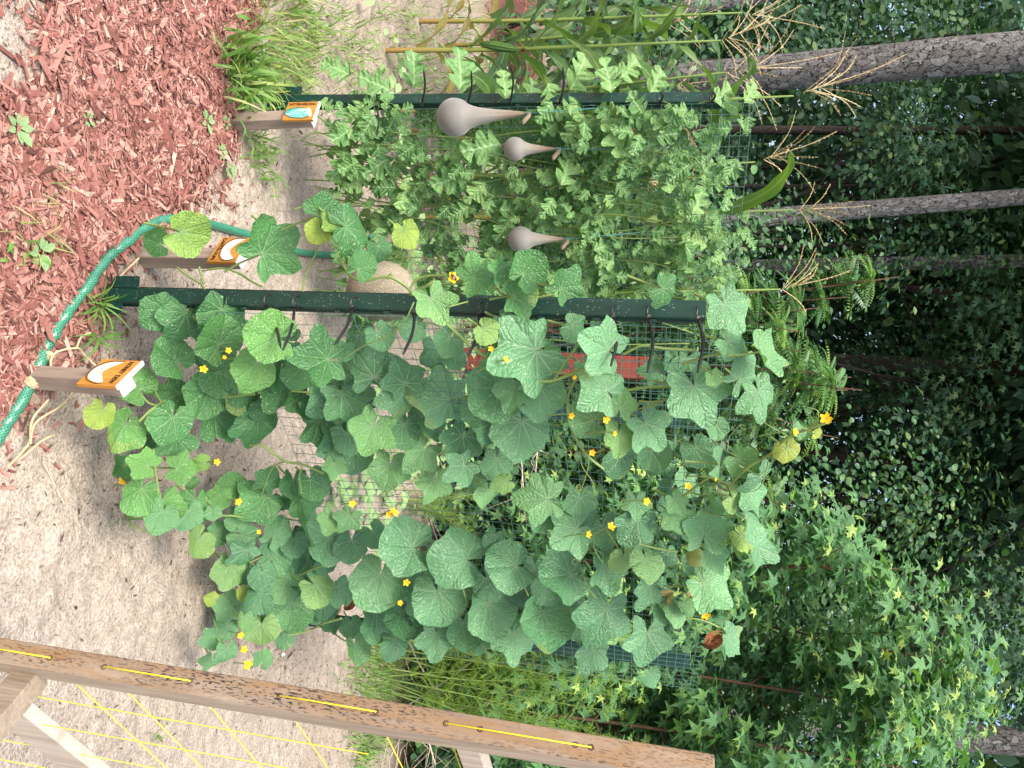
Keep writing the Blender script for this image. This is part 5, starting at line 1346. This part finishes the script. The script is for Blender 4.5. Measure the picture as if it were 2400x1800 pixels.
tuft(870, 40, 60, 0.12, 0.12, 0.6, 'loose grass tuft at the foot of the corn at the picture edge', 0.9, 0.003, 14)
m = MB()
for i, (px, py, n, h, sp, tn) in enumerate([(900, 1520, 480, 0.13, 0.13, .5), (850, 1570, 420, 0.12, 0.14, .52), (880, 1680, 420, 0.10, 0.15, .5), (840, 1740, 300, 0.09, 0.1, .5), (970, 1480, 260, 0.12, 0.12, .6), (900, 1640, 260, 0.10, 0.13, .72), (960, 1600, 300, 0.14, 0.15, .55), (1000, 1750, 300, 0.16, 0.2, .5),
                                            (1080, 90, 260, 0.16, 0.3, .55), (1150, 230, 260, 0.16, 0.3, .5), (1180, 480, 240, 0.16, 0.3, .5), (1050, 640, 200, 0.15, 0.25, .55), (1120, 850, 260, 0.15, 0.3, .55), (1000, 1000, 240, 0.12, 0.25, .6), (930, 1150, 200, 0.12, 0.2, .6), (980, 20, 160, 0.14, 0.3, .6), (740, 60, 260, 0.12, 0.14, .6), (680, 30, 260, 0.13, 0.12, .7), (660, 150, 200, 0.12, 0.09, .65), (820, 150, 160, 0.1, 0.12, .6), (950, 60, 200, 0.12, 0.2, .6), (700, 200, 90, 0.09, 0.06, .7), (600, 330, 60, 0.09, 0.05, .55), (1010, 180, 160, 0.14, 0.2, .6)]):
    blades(m, GZ(px, py)[:2], n, h, sp, tn, 0.8, 0.0028, 100 + i)
tag(m.build('ground_grass', MAT['grass']), 'patchy grass growing along the brush edge beyond the trellises', 'grass', kind='stuff')
# broad leaved weeds in the mulch
OV = (np.array([(0, 0, 0), (0.28, 0.35, 0.06), (0.24, 0.7, 0.03), (0, 1, -0.08), (-0.24, 0.7, 0.03), (-0.28, 0.35, 0.06), (0, 0.5, -0.02)], float),
      np.array([(0, 1, 6, 5), (1, 2, 3, 6), (5, 6, 3, 4)]), np.zeros((7, 2)))
for i, (px, py, s_, lab) in enumerate([(480, 285, 0.030, 'small round leaved weed at the mulch edge by the watermelon stake'), (505, 355, 0.022, 'small grey green weed on the mulch a step in front of the watermelon stake'), (75, 590, 0.035, 'broad leaved weed in the mulch nearest the hose'), (190, 280, 0.018, 'tiny weed seedling in the middle of the mulch'), (15, 300, 0.035, 'pale weed with long leaves at the near corner of the mulch'), (525, 400, 0.028, 'yellow green weed on the sand past the mulch edge'), (530, 290, 0.025, 'pair of clover like leaves at the watermelon stake')]):
    c = GZ(px, py); n = 7; m = MB(); az = np.linspace(0, 6.28, n, endpoint=False) + rng.normal(0, 0.3, n)
    scatter(m, OV, np.tile([0, 0, 0.02], (n, 1)) + np.stack([np.cos(az), np.sin(az), az * 0], -1) * 0.006, np.stack([np.cos(az) * -0.25, np.sin(az) * -0.25, np.ones(n)], -1), np.stack([np.cos(az), np.sin(az), np.full(n, 0.3)], -1), s_ * rng.uniform(0.7, 1.2, n), np.full(n, 0.62) + rng.normal(0, 0.1, n))
    o = m.build('weed', MAT['wmelon']); o.location = (float(c[0]), float(c[1]), float(gz(c[0:1], c[1:2])[0])); tag(o, lab, 'weed', 'weeds in the mulch')
# dead pale runners on the sand near the honey dew sign
RN = ['longest yellowed dry runner trailing over the sand by the honey dew stake', 'short dry runner forking off the longest one by the honey dew stake', 'pale dry runner crossing the near end of the hose', 'yellowed looping runner draped over the honey dew stake and hose', 'small dry side shoot of the looping runner by the hose', 'yellow dry tendril beside the foot of the nearest post']
for i, pts in enumerate([[(0, 1095), (60, 1040), (80, 990), (130, 950), (170, 918)], [(60, 1040), (75, 985), (100, 935)], [(30, 1075), (90, 1030), (120, 1020)], [(115, 880), (118, 830), (165, 815), (190, 830), (220, 862)], [(165, 815), (190, 790), (212, 780)], [(255, 668), (285, 640), (320, 605)]]):
    m = MB(); m.tube(smooth_path([GZ(a, b, 0.015) + np.array([0, 0, random.uniform(0, 0.02)]) for a, b in pts], 14), 0.0028, 6)
    tag(m.build('dry_runner', MAT['drystem']), RN[i], 'vine')
for i, pts in enumerate([[(200, 1525), (250, 1480), (285, 1450)], [(275, 1310), (295, 1280), (310, 1265)], [(20, 1215), (60, 1210)], [(100, 1080), (130, 1140), (150, 1180)]]):
    m = MB(); m.tube(smooth_path([GZ(a, b, 0.006) for a, b in pts], 8), 0.0016, 5)
    tag(m.build('dry_stick', MAT['twig']), ['long thin dry stick on the sand beside the string frame', 'short crossed twig in the middle of the bare sand', 'short twig at the near edge of the sand', 'thin dry stick near the end of the hose'][i], 'stick')
m = MB(); c = GZ(660, 1533); m.lathe(c + np.array([0, 0, 0.006]), [(0.001, -0.008), (0.009, -0.004), (0.011, 0.001), (0.008, 0.006), (0.001, 0.008)], (0.3, 0.2, 1), 12, squash=0.6)
tag(m.build('pebble', MAT['white']), 'small white pebble on the sand beside the string frame', 'pebble')

def fennel(px, py, h, lab, seed, yb=None, n=300):
    c = GZ(px, py) if yb is None else np.array([PY(px, py, yb)[0], yb, 0]); r2 = np.random.default_rng(seed)
    root = thing('dog_fennel', lab, 'dog fennel', (c[0], c[1], 0), 'feathery dog fennel by the brush')
    m, s_ = MB(), MB()
    for j in range(5):
        az = r2.uniform(0, 6.28); ln = r2.uniform(0.05, 0.35); hh = h * r2.uniform(0.6, 1)
        q = smooth_path([c + (r2.normal(0, .04), r2.normal(0, .04), 0), c + np.array([math.cos(az) * ln * .4, math.sin(az) * ln * .4, hh * .55]), c + np.array([math.cos(az) * ln, math.sin(az) * ln, hh])], 16)
        s_.tube(q, np.linspace(0.005, 0.0015, 16), 5)
        idx = r2.integers(3, 16, n); a = q[idx] + r2.normal(0, 0.012, (n, 3))
        L = 0.11 * (1.1 - idx / 22) * r2.uniform(0.4, 1.2, n)
        th = r2.uniform(0, 6.28, n); d = unit(np.stack([np.cos(th), np.sin(th), r2.uniform(0.1, 1.3, n)], -1))
        sd2 = unit(np.cross(d, r2.normal(0, 1, (n, 3)))) * 0.0011
        b_ = a + d * L[:, None]; mid = (a + b_) / 2 + np.array([0, 0, 0.006])
        P = np.stack([a - sd2, a + sd2, mid + sd2, mid - sd2, b_], 1)
        F = np.array([(0, 1, 2, 3)]); F2 = np.array([(3, 2, 4)])
        base = (np.arange(n) * 5)[:, None, None]
        tn = np.repeat(np.clip(r2.normal(0.5, 0.3, n), 0, 1), 5)
        m.add(P.reshape(-1, 3), (F[None] + base).reshape(-1, 4), None, tn)
        m.add(P.reshape(-1, 3), (F2[None] + base).reshape(-1, 3), None, tn)
    part(s_, 'stem', MAT['stem'], root); part(m, 'foliage', MAT['fennel'], root)
fennel(1300, 1560, 1.45, 'feathery yellow green dog fennel beside the post under the round leaves', 1, 3.95)
fennel(1200, 1625, 1.35, 'feathery dog fennel in front of the dead brush by the string frame', 2, 3.9)
fennel(1350, 1690, 1.4, 'feathery dog fennel arching over the dark vine leaves beside the frame', 3, 3.95)
fennel(1120, 1500, 1.0, 'low feathery fennel plant between the round leaves and the dead brush', 4, 4.0, 260)
fennel(980, 1180, 0.6, 'bright feathery weed seen through the mesh gap in the middle', 5, 4.1, 150)
m = MB(); n = 420
cc = np.array([GZ(1000, 1545)[:2], GZ(1030, 1600)[:2], GZ(960, 1640)[:2], GZ(1010, 1700)[:2]])[rng.integers(0, 4, n)] + rng.normal(0, 0.13, (n, 2))
cc[:, 1] = np.minimum(cc[:, 1], 4.6)
scatter(m, RNDW, np.c_[cc, 0.04 + 0.42 * rng.random(n)], np.c_[rng.normal(0, .4, n), -0.5 + rng.normal(0, .3, n), np.ones(n)], rng.normal(0, 1, (n, 3)) * (1, 1, .3), rng.uniform(0.03, 0.06, n), np.clip(rng.normal(0.8, 0.2, n), 0, 1))
tag(m.build('ground_cover', MAT['gum']), 'bright yellow green leafy ground cover in the brush beside the string frame', 'ground cover', kind='stuff')
SL = ['pale forked dead branch standing in the brush by the round leaves', 'longest thin dead branch leaning in the brush', 'dead branch lying low across the brush edge', 'thin upright bare stick behind the front mesh', 'bare pale stick leaning in the dark gap of the front mesh', 'dead cane crossing the feathery fennel', 'short bleached stick beside the frame rail']
for i, (p0, p1, y) in enumerate([((960, 1650), (1175, 1500), 4.3), ((1010, 1680), (1260, 1560), 4.25), ((955, 1500), (1060, 1680), 4.2), ((1220, 1050), (1230, 1220), 4.2), ((1262, 1000), (1250, 1170), 4.3), ((1140, 1650), (1370, 1530), 4.1), ((1000, 1720), (1020, 1790), 3.9)]):
    a, b = PY(*p0, y), PY(*p1, y + 0.1); m = MB()
    m.tube(smooth_path([a, (a + b) / 2 + rng.normal(0, 0.02, 3), b], 12), np.linspace(0.006, 0.003, 12), 6)
    for k in range(3):
        f = random.uniform(0.3, 0.9); q = a + (b - a) * f
        m.tube(np.array([q, q + (b - a) * 0.12 + rng.normal(0, 0.05, 3), q + (b - a) * 0.2 + rng.normal(0, 0.1, 3)]), [0.003, 0.002, 0.001], 5)
    tag(m.build('dead_branch', MAT['twig']), SL[i], 'dead branch', 'dead branches in the brush')
m = MB()                                               # tangled dry stalks under the brush edge
for i in range(170):
    x = rng.uniform(0.5, 2.6); y = float(brush_edge(x)) + rng.uniform(-0.25, 0.7); az = rng.uniform(0, 6.28); L = rng.uniform(0.15, 0.55)
    a = np.array([x, y, rng.uniform(0, 0.1)]); d = np.array([math.cos(az), math.sin(az), rng.uniform(-0.1, 1.1)]) * L
    d[2] = max(d[2], -a[2] + 0.01)
    m.tube(np.array([a, a + d * 0.5 + rng.normal(0, 0.02, 3), a + d]), [0.0028, 0.0022, 0.001], 4, caps=False)
tag(m.build('dry_stalks', MAT['twig']), 'tangle of dry bleached stalks along the brush edge', 'brush', kind='stuff')

# ------------------------------------------------------------------ woods
STAR = []
def star_proto():
    o = []
    for k, (a, r) in enumerate([(180, .12), (150, .30), (118, .72), (88, .36), (62, .95), (30, .42), (0, 1.08), (-30, .42), (-62, .95), (-88, .36), (-118, .72), (-150, .30)]):
        o.append((r * math.sin(R(a)), r * math.cos(R(a)), -0.22 * r * r + (0.07 if r < .5 else 0)))
    V = np.array([(0, 0, 0.02)] + o); n = len(o)
    F = np.array([(0, 1 + i, 1 + (i + 1) % n) for i in range(n)])
    return V, F, V[:, :2].copy()
STARP = star_proto()
RND = (np.array([(0, 0, 0)] + [(0.55 * math.sin(a), 0.5 + 0.55 * math.cos(a), 0.10 * math.sin(2 * a)) for a in np.linspace(0, 2 * math.pi, 8, endpoint=False)] + [(0, 0.5, -0.07)], float), None, None)
RND = (RND[0], np.array([(9, 1 + i, 1 + (i + 1) % 8) for i in range(8)]), RND[0][:, :2].copy())
def frond_proto():
    V, F = [], []
    n = 9
    for i in range(n):
        t = 0.12 + 0.85 * i / n; y = t; z = -0.28 * t * t
        for sg in (-1, 1):
            L = 0.26 * math.sin(math.pi * (0.25 + 0.62 * t)); b = len(V)
            V += [(0, y, z), (sg * L * 0.45, y + L * 0.02 + 0.035, z + 0.01), (sg * L, y + L * 0.35, z - 0.06), (sg * L * 0.5, y + L * 0.32 - 0.045 + 0.09, z + 0.005)]
            F.append((b, b + 1, b + 2, b + 3))
    b = len(V); V += [(0, 0.95, -0.26), (0.045, 1.05, -0.3), (0, 1.2, -0.38), (-0.045, 1.05, -0.3)]; F.append((b, b + 1, b + 2, b + 3))
    b = len(V); V += [(-0.006, 0, 0), (0.006, 0, 0), (0.003, 1, -0.28), (-0.003, 1, -0.28)]; F.append((b, b + 1, b + 2, b + 3))
    V = np.array(V, float)
    return V, np.array(F), V[:, :2].copy()
FROND = frond_proto()
def cloud(mb, proto, n, cen, rad, size, tone, seed, clumps=None, upb=0.8, face=None, hang=0.3, csp=0.28):
    """leaves in clumps through an ellipsoid"""
    r2 = np.random.default_rng(seed); cen = np.asarray(cen, float); rad = np.asarray(rad, float)
    if clumps:
        d = unit(r2.normal(0, 1, (clumps, 3))) * (r2.random((clumps, 1)) ** 0.45)
        cc = d[r2.integers(0, clumps, n)]
        u = cc + r2.normal(0, csp, (n, 3))
        ct = r2.normal(0, 0.12, clumps)[r2.integers(0, clumps, n)]
    else:
        u = unit(r2.normal(0, 1, (n, 3))) * (r2.random((n, 1)) ** 0.4); ct = 0
    P = cen + u * rad
    P[:, 2] = np.maximum(P[:, 2], 0.03)
    out = unit(u * np.array([1, 1, 0.6]))
    N = unit(out * 0.5 + np.array([0, 0, upb]) + (np.array([0, -0.5, 0]) if face is None else np.asarray(face)) + r2.normal(0, 0.42, (n, 3)))
    T = out + np.array([0, 0, -hang]) + r2.normal(0, 0.5, (n, 3))
    tn = np.clip(tone + r2.normal(0, 0.2, n) + ct + 0.25 * u[:, 2] * 0.4, 0, 1)
    scatter(mb, proto, P, N, T, size * r2.uniform(0.6, 1.3, n), tn)

# sweetgum saplings, right
GUM = [((1700, 1350), 4.55, 2.9, 0.55, 520, 'sweetgum sapling with star shaped leaves just beyond the top corner of the front mesh'),
       ((1800, 1600), 4.6, 3.25, 0.7, 760, 'tall sweetgum sapling with star shaped leaves and a bare reddish stem'),
       ((1750, 1760), 4.4, 3.1, 0.65, 700, 'sweetgum sapling with star shaped leaves above the end of the string frame'),
       ((1900, 1480), 5.0, 3.45, 0.65, 560, 'rearmost sweetgum sapling with pale star shaped young leaves reaching highest'),
       ((1500, 1700), 4.7, 1.8, 0.6, 420, 'low sweetgum sapling with star shaped leaves behind the dog fennel')]
for i, (pp, y, h, rr, n, lab) in enumerate(GUM):
    c = PY(*pp, y); b = np.array([c[0], y, 0]); r2 = np.random.default_rng(70 + i)
    root = thing('sweetgum_sapling', lab, 'sapling', b, 'sweetgum saplings at the wood edge')
    tm, cm = MB(), MB()
    q = smooth_path([b - (0, 0, 0.05), b + (r2.normal(0, .05), 0, h * .4), b + (r2.normal(0, .12), r2.normal(0, .1), h * 0.97)], 18)
    tm.tube(q, np.linspace(0.016, 0.005, 18), 7)
    P, N, T, sz, tn = [], [], [], [], []
    nb = 20
    for k in range(nb):
        f = 0.22 + 0.78 * (k + 0.5) / nb; a = q[int(f * 17)]; az = r2.uniform(0, 6.28)
        L = rr * 1.25 * (1.15 - 0.7 * f) * r2.uniform(0.7, 1.25) + 0.08
        d = np.array([math.cos(az), math.sin(az), 0.45])
        e = a + d * L; mid = (a + e) / 2 + np.array([0, 0, 0.05 * L])
        bq = smooth_path([a, mid, e], 9); tm.tube(bq, np.linspace(0.006, 0.002, 9), 5)
        for j in range(int(n * 3.0) // nb):
            g = r2.uniform(0.25, 1.08); p0 = bq[min(8, int(g * 8))]
            off = r2.normal(0, 0.10, 3)
            P.append(p0 + off); N.append(np.array([0, -0.55, 0.85]) + r2.normal(0, 0.35, 3)); T.append(d * 0.8 + np.array([0, 0, -0.35]) + r2.normal(0, 0.5, 3))
            young = g > 0.93 and r2.random() < 0.7
            sz.append(r2.uniform(0.032, 0.052) if young else r2.uniform(0.05, 0.088)); tn.append(r2.uniform(0.85, 1) if young else np.clip(r2.normal(0.45, 0.22), 0, 0.85))
    scatter(cm, STARP, np.array(P), np.array(N), np.array(T), np.array(sz), np.array(tn))
    part(tm, 'trunk', MAT['gumbark'], root); part(cm, 'crown', MAT['gum'], root)

# sumac, middle
SUM = [((1850, 800), 5.2, 2.75, 'sumac shrub with feathery leaflets behind the silvery leaves at the nearest post'), ((1830, 930), 5.4, 2.8, 'sumac shrub with feathery leaflets in the middle under the dark woods'), ((1760, 1060), 5.3, 2.45, 'lower sumac shrub with feathery leaflets next to the sweetgum saplings'),
       ((1800, 860), 5.0, 2.7, 'sumac shrub nearest the front mesh top with fine leaflets'), ((1720, 700), 5.3, 2.5, 'sumac shrub with fine leaflets beside the thin pine trunk and the corn'),
       ((1900, 760), 5.7, 3.1, 'tallest sumac shrub with leaflets reaching up beside the sparse corn tassel')]
for i, (pp, y, h, lab) in enumerate(SUM):
    c = PY(*pp, y); b = np.array([c[0], y, 0]); r2 = np.random.default_rng(90 + i)
    root = thing('sumac_shrub', lab, 'sumac', b, 'sumac shrubs behind the trellis')
    tm, cm = MB(), MB(); P, N, T, sz, tn = [], [], [], [], []
    for s_ in range(6):
        az = r2.uniform(0, 6.28); hh = h * r2.uniform(0.65, 1.0)
        q = smooth_path([b + (r2.normal(0, .06), r2.normal(0, .06), 0), b + np.array([math.cos(az) * .15, math.sin(az) * .12, hh * .6]), b + np.array([math.cos(az) * .36, math.sin(az) * .25, hh])], 14)
        tm.tube(q, np.linspace(0.010, 0.004, 14), 6)
        for k in range(58):
            g = 1 - 0.6 * r2.random() ** 1.6; p0 = q[int(g * 13)]; a2 = r2.uniform(0, 6.28)
            P.append(p0); T.append(np.array([math.cos(a2), math.sin(a2), r2.uniform(0.0, 0.7)])); N.append(np.array([0, -0.3, 1.0]) + r2.normal(0, 0.3, 3)); sz.append(r2.uniform(0.13, 0.24)); tn.append(np.clip(r2.normal(0.5, 0.25) + 0.25 * (g > .9), 0, 1))
    scatter(cm, FROND, np.array(P), np.array(N), np.array(T), np.array(sz), np.array(tn))
    part(tm, 'trunk', MAT['gumbark'], root); part(cm, 'crown', MAT['sumac'], root)

# shrubs of the wood edge
SHR = [((1650, 560), 5.9, (0.75, 0.5, 0.85), 1.0, 700, 'dense dark shrub behind the thin pine trunk base'), ((1720, 640), 6.3, (0.8, 0.5, 1.0), 1.1, 700, 'rounded dark shrub between the thin pine trunk and the sumac'), ((1600, 380), 6.3, (0.9, 0.5, 0.7), 0.9, 600, 'low dark shrub behind the corn tassels'),
       ((1600, 1000), 5.9, (0.9, 0.45, 0.9), 0.9, 800, 'dark shrub filling the gap behind the sumac stems'), ((1700, 1200), 6.0, (0.9, 0.5, 1.1), 1.2, 900, 'dark shrub between the sumac and the sweetgum saplings'), ((1500, 1400), 5.6, (0.9, 0.4, 0.8), 0.8, 700, 'low dark shrub under the sweetgum saplings'),
       ((1500, 1680), 5.3, (0.8, 0.4, 0.75), 0.8, 700, 'dark vine covered shrub behind the end of the string frame'), ((1450, 820), 5.6, (0.7, 0.35, 0.6), 0.65, 500, 'low vine covered shrub in the dark gap of the front mesh'), ((1650, 60), 5.8, (0.8, 0.5, 0.9), 1.0, 600, 'dark shrub at the picture edge behind the drooping tassel'),
       ((2050, 1300), 7.6, (1.2, 0.7, 1.8), 2.4, 1100, 'tall dark shrub rising behind the sweetgum saplings'), ((2050, 1650), 7.2, (1.2, 0.7, 2.0), 2.4, 1200, 'tall dark shrub around the thick greyish trunk behind the saplings'), ((1900, 620), 7.4, (0.7, 0.5, 1.3), 1.9, 700, 'leggy dark shrub between the thin pine and the slim grey trunk'), ((1480, 1120), 4.95, (0.5, 0.25, 0.5), 0.45, 420, 'low ivy leaved shrub behind the middle of the front mesh')]
for i, (pp, y, rad, cz, n, lab) in enumerate(SHR):
    c = PY(*pp, y); b = np.array([c[0], y, 0.0])
    root = thing('shrub', lab, 'shrub', b, 'dark shrubs along the wood edge')
    cm, tm = MB(), MB()
    cloud(cm, RND if i % 3 == 0 else OV, int(n * 3.2), (b[0], y, cz), rad, 0.05 if i % 3 == 0 else 0.068, 0.38, 200 + i, 40, csp=0.2)
    part(cm, 'crown', MAT['shrub'], root)
    for k in range(5):
        e = b + np.array([rng.normal(0, rad[0] * .4), rng.normal(0, .15), cz * 1.3])
        tm.tube(smooth_path([b + rng.normal(0, .05, 3) * (1, 1, 0), (b + e) / 2 + rng.normal(0, .06, 3), e], 8), np.linspace(0.012, 0.004, 8), 5)
    part(tm, 'trunk', MAT['darkbark'], root)
# light weeds on the sand between the trellis and the wood
m = MB(); n = 5200
x = rng.uniform(-2.6, 0.9, n); y = 3.0 + 3.2 * rng.random(n)
k = (vnoise(x * 2.2, y * 2.2, 61) > 0.45) & (y < brush_edge(x) + 0.3) & (x > -0.42 * y + rng.normal(0, .2, n)); x, y = x[k], y[k]; n = len(x)
scatter(m, OV, np.stack([x, y, 0.02 + 0.5 * rng.random(n) ** 2 * vnoise(x * 3, y * 3, 62)], -1), np.stack([rng.normal(0, .4, n), -0.4 + rng.normal(0, .3, n), np.ones(n)], -1), rng.normal(0, 1, (n, 3)) * (1, 1, .3), rng.uniform(0.03, 0.075, n), np.clip(rng.normal(0.6, 0.25, n), 0, 1))
tag(m.build('low_weeds', MAT['wmelon']), 'light green leafy weeds growing behind the back trellis', 'weeds', kind='stuff')
# undergrowth over the forest floor
m = MB(); n = 16000
x = rng.uniform(-5, 5.5, n); y = 4.3 + 6.5 * rng.random(n) ** 1.4
k = y > brush_edge(x) + rng.normal(0, 0.15, n); x, y = x[k], y[k]; n = len(x)
hgt = 0.03 + 0.45 * vnoise(x * 1.6, y * 1.6, 55) * rng.random(n)
scatter(m, RND, np.stack([x, y, hgt], -1), np.stack([rng.normal(0, .35, n), -0.3 + rng.normal(0, .35, n), np.ones(n)], -1), rng.normal(0, 1, (n, 3)) * (1, 1, .2), rng.uniform(0.035, 0.085, n), np.clip(rng.normal(0.45, 0.25, n), 0, 1))
tag(m.build('undergrowth', MAT['shrub']), 'low leafy undergrowth covering the ground at the edge of the woods', 'undergrowth', kind='stuff')

# ---- trees
def trunk(m, a, b, r0, r1, k=28, n=60, seed=0, rough=0.035):
    q = smooth_path([a, (np.asarray(a) * 0.55 + np.asarray(b) * 0.45), b], n)
    def wob(i, th):
        return r0 * rough * ((vnoise(np.cos(th) * 3.2 + i * 0 + 5, np.sin(th) * 3.2 + i * 0.5, seed) - 0.5) * 2 + (vnoise(np.cos(th) * 9 + 3, np.sin(th) * 9 + i * 1.3, seed + 1) - 0.5))
    m.tube(q, np.linspace(r0, r1, n), k, wob=wob)
def tree(name, lab, a, b, r0, r1, mat, crown=None, group='trees of the dark woods', seed=0):
    root = thing(name, lab, 'tree', (a[0], a[1], 0), group)
    m = MB(); trunk(m, a, b, r0, r1, seed=seed, rough=0.035 if mat == MAT['pine'] else 0.14); part(m, 'trunk', mat, root)
    if crown:
        cm = MB()
        for (cen, rad, n, sz) in crown:
            cloud(cm, OV, int(n * 2.2), cen, rad, sz * 0.58, 0.4, seed + 300, 40, hang=0.2)
        part(cm, 'crown', MAT['forest'], root)
    return root
def ext(p, q, k): return p + (q - p) * k
# thick pine, left
a = PY(1640, 186, 7.6); b = PY(2400, 119, 6.9); d = unit(b - a)
tree('pine_tree', 'thick grey pine trunk with plated bark', a - d * (a[2] / d[2]), b + d * 5, 0.168, 0.150, MAT['pine'], [((b[0] + 0.2, 8.6, 8.4), (3.4, 3.0, 2.2), 3200, 0.34)], seed=1)
a = PY(1850, 505, 8.4); b = PY(2400, 461, 8.6); d = unit(b - a)
tree('pine_tree', 'thinner pine trunk with brownish bark', a - d * (a[2] / d[2]), b + d * 5, 0.112, 0.062, MAT['pine'], [((b[0] + 1, 9.5, 8.6), (3.2, 2.6, 2.0), 2600, 0.34)], seed=2)
a = PY(1510, 40, 6.6); b = PY(1750, -8, 6.6); d = unit(b - a)
tree('pine_tree', 'grey leaning trunk at the picture edge behind the corn', a - d * (a[2] / d[2]), b + d * 9, 0.07, 0.06, MAT['pine'], None, seed=3)
a = PY(1900, 622, 10.5); b = PY(2400, 612, 10.5); d = unit(b - a)
tree('hardwood_tree', 'slim grey trunk draped with vine leaves, next after the thin pine', a - d * (a[2] / d[2]), b + d * 4, 0.10, 0.08, MAT['pine'], [((b[0] + 0.5, 11.5, 9), (3.2, 2.4, 2.4), 2200, 0.36)], seed=4)
for i, (px, py, y, r, lab) in enumerate([(1950, 845, 12, 0.12, 'thickest dark straight trunk in the middle of the woods'), (1950, 905, 15, 0.07, 'slender dark trunk between the middle trunk and the sweetgum saplings'), (1950, 1060, 14, 0.10, 'dark trunk deep in the woods above the upright melon shoot'),
                                       (1950, 760, 17, 0.09, 'slender dark trunk deep in the woods between the slim grey trunk and the middle trunk'), (2100, 1755, 9, 0.17, 'thick greyish trunk in the picture corner behind the sweetgum saplings'), (1950, 300, 13, 0.075, 'slim dark trunk added between the two pines for the shade of its crown'), (1950, 400, 15, 0.06, 'slenderest dark trunk between the two pines, next to the thinner one'), (1950, 1250, 17, 0.12, 'dim trunk deep in the woods behind the saplings')]):  # slim trunk between the pines is added: its unseen crown darkens the woods
    a = PY(px, py, y); b = np.array([a[0] + rng.normal(0, .25), y + rng.normal(0, .2), 12.5])
    cen = (a[0] + rng.normal(0, .8), y + 0.5, 8.2 + rng.normal(0, .5))
    tree('hardwood_tree', lab, np.array([a[0], y, 0]), b, r, r * 0.7, MAT['darkbark'] if i != 4 else MAT['pine'], [(cen, (3.0, 2.4, 2.2), 2000, 0.38)], seed=20 + i)
# understory boughs hanging in the mid distance
UND = [(2060, 330, 8.6, (0.75, 0.4, 0.5), 300), (2170, 420, 9.0, (0.7, 0.4, 0.6), 280), (2150, 60, 8.2, (0.8, 0.4, 0.6), 320), (2230, 950, 9.8, (1.0, 0.5, 0.6), 380), (2120, 1150, 9.0, (1.1, 0.5, 0.7), 460), (2300, 700, 9.5, (1.1, 0.5, 0.5), 320), (2120, 560, 9.0, (0.7, 0.4, 0.9), 320), (2330, 1400, 9.0, (1.4, 0.6, 0.7), 460), (2080, 930, 11, (0.9, 0.5, 0.6), 300)]
UL = ['understory tree with leaves hanging between the two pines', 'understory tree with star leaves hanging beside the top of the thin pine', 'understory tree above the drooping corn tassel', 'understory tree with pale teal foliage over the middle of the woods', 'understory tree with teal foliage between the sumac and the sweetgum saplings', 'understory tree high at the picture edge beside the dark middle trunk', 'understory tree draping leaves around the slim grey trunk', 'understory tree with dim leaves high above the sweetgum saplings', 'small understory tree far back above the upright melon shoot']
for i, (px, py, y, rad, n) in enumerate(UND):
    c = PY(px, py, y); root = thing('understory_tree', UL[i], 'tree', (c[0], y + .4, 0), 'understory trees in the dark woods')
    cm, tm = MB(), MB(); cloud(cm, STARP if i % 2 else OV, int(n * 2.2), c, rad, 0.062 if i % 2 else 0.085, 0.5, 400 + i, 16)
    a = np.array([c[0] + rng.normal(0, .3), y + .5, 0]); q = smooth_path([a, a + (0.05, 0, c[2] * .6), c + (0, .2, 0.5)], 16)
    tm.tube(q, np.linspace(0.04, 0.012, 16), 7)
    for k in range(7):
        e = c + rng.normal(0, .5, 3) * np.array(rad); tm.tube(smooth_path([q[11], (q[11] + e) / 2 + (0, 0, .1), e], 7), np.linspace(0.012, 0.003, 7), 5)
    part(tm, 'trunk', MAT['darkbark'], root); part(cm, 'crown', MAT['forest'], root)
# the woods behind: one mass
m = MB()
for ly, (yb, nc, nr) in enumerate(((15.0, 7, 5), (19.0, 8, 6), (23.5, 9, 6))):
    for a in range(nc):
        for b in range(nr):
            y = yb + rng.uniform(-1.2, 1.2); x = (-0.62 + 1.24 * (a + 0.5 + rng.uniform(-.25, .25)) / nc) * y; z = 0.5 * y * 1.12 * (b + 0.35 + rng.uniform(-.25, .25)) / nr
            cloud(m, OV, 1000, (x, y, z), (0.11 * y, 1.2, 0.06 * y), 0.0115 * y, 0.4, 600 + ly * 100 + a * 10 + b, 12, csp=0.35)
for i in range(10):
    x = rng.uniform(-9, 9); y = rng.uniform(9, 13); cloud(m, OV, 420, (x, y, 0.5), (2.2, 0.9, 0.9), 0.18, 0.4, 700 + i, 16)
for i in range(12):                                    # leafy roof of the wood, out of view, added to shade it
    y = rng.uniform(10, 26); x = rng.uniform(-0.7, 0.7) * y; cloud(m, OV, 1100, (x, y, 0.62 * y + 3.5 + rng.uniform(0, 2)), (3.2, 2.4, 1.0), 0.27, 0.35, 800 + i, 16)
tag(m.build('distant_woods', MAT['forest']), 'dark mass of woodland foliage far behind the garden', 'woods', kind='stuff')
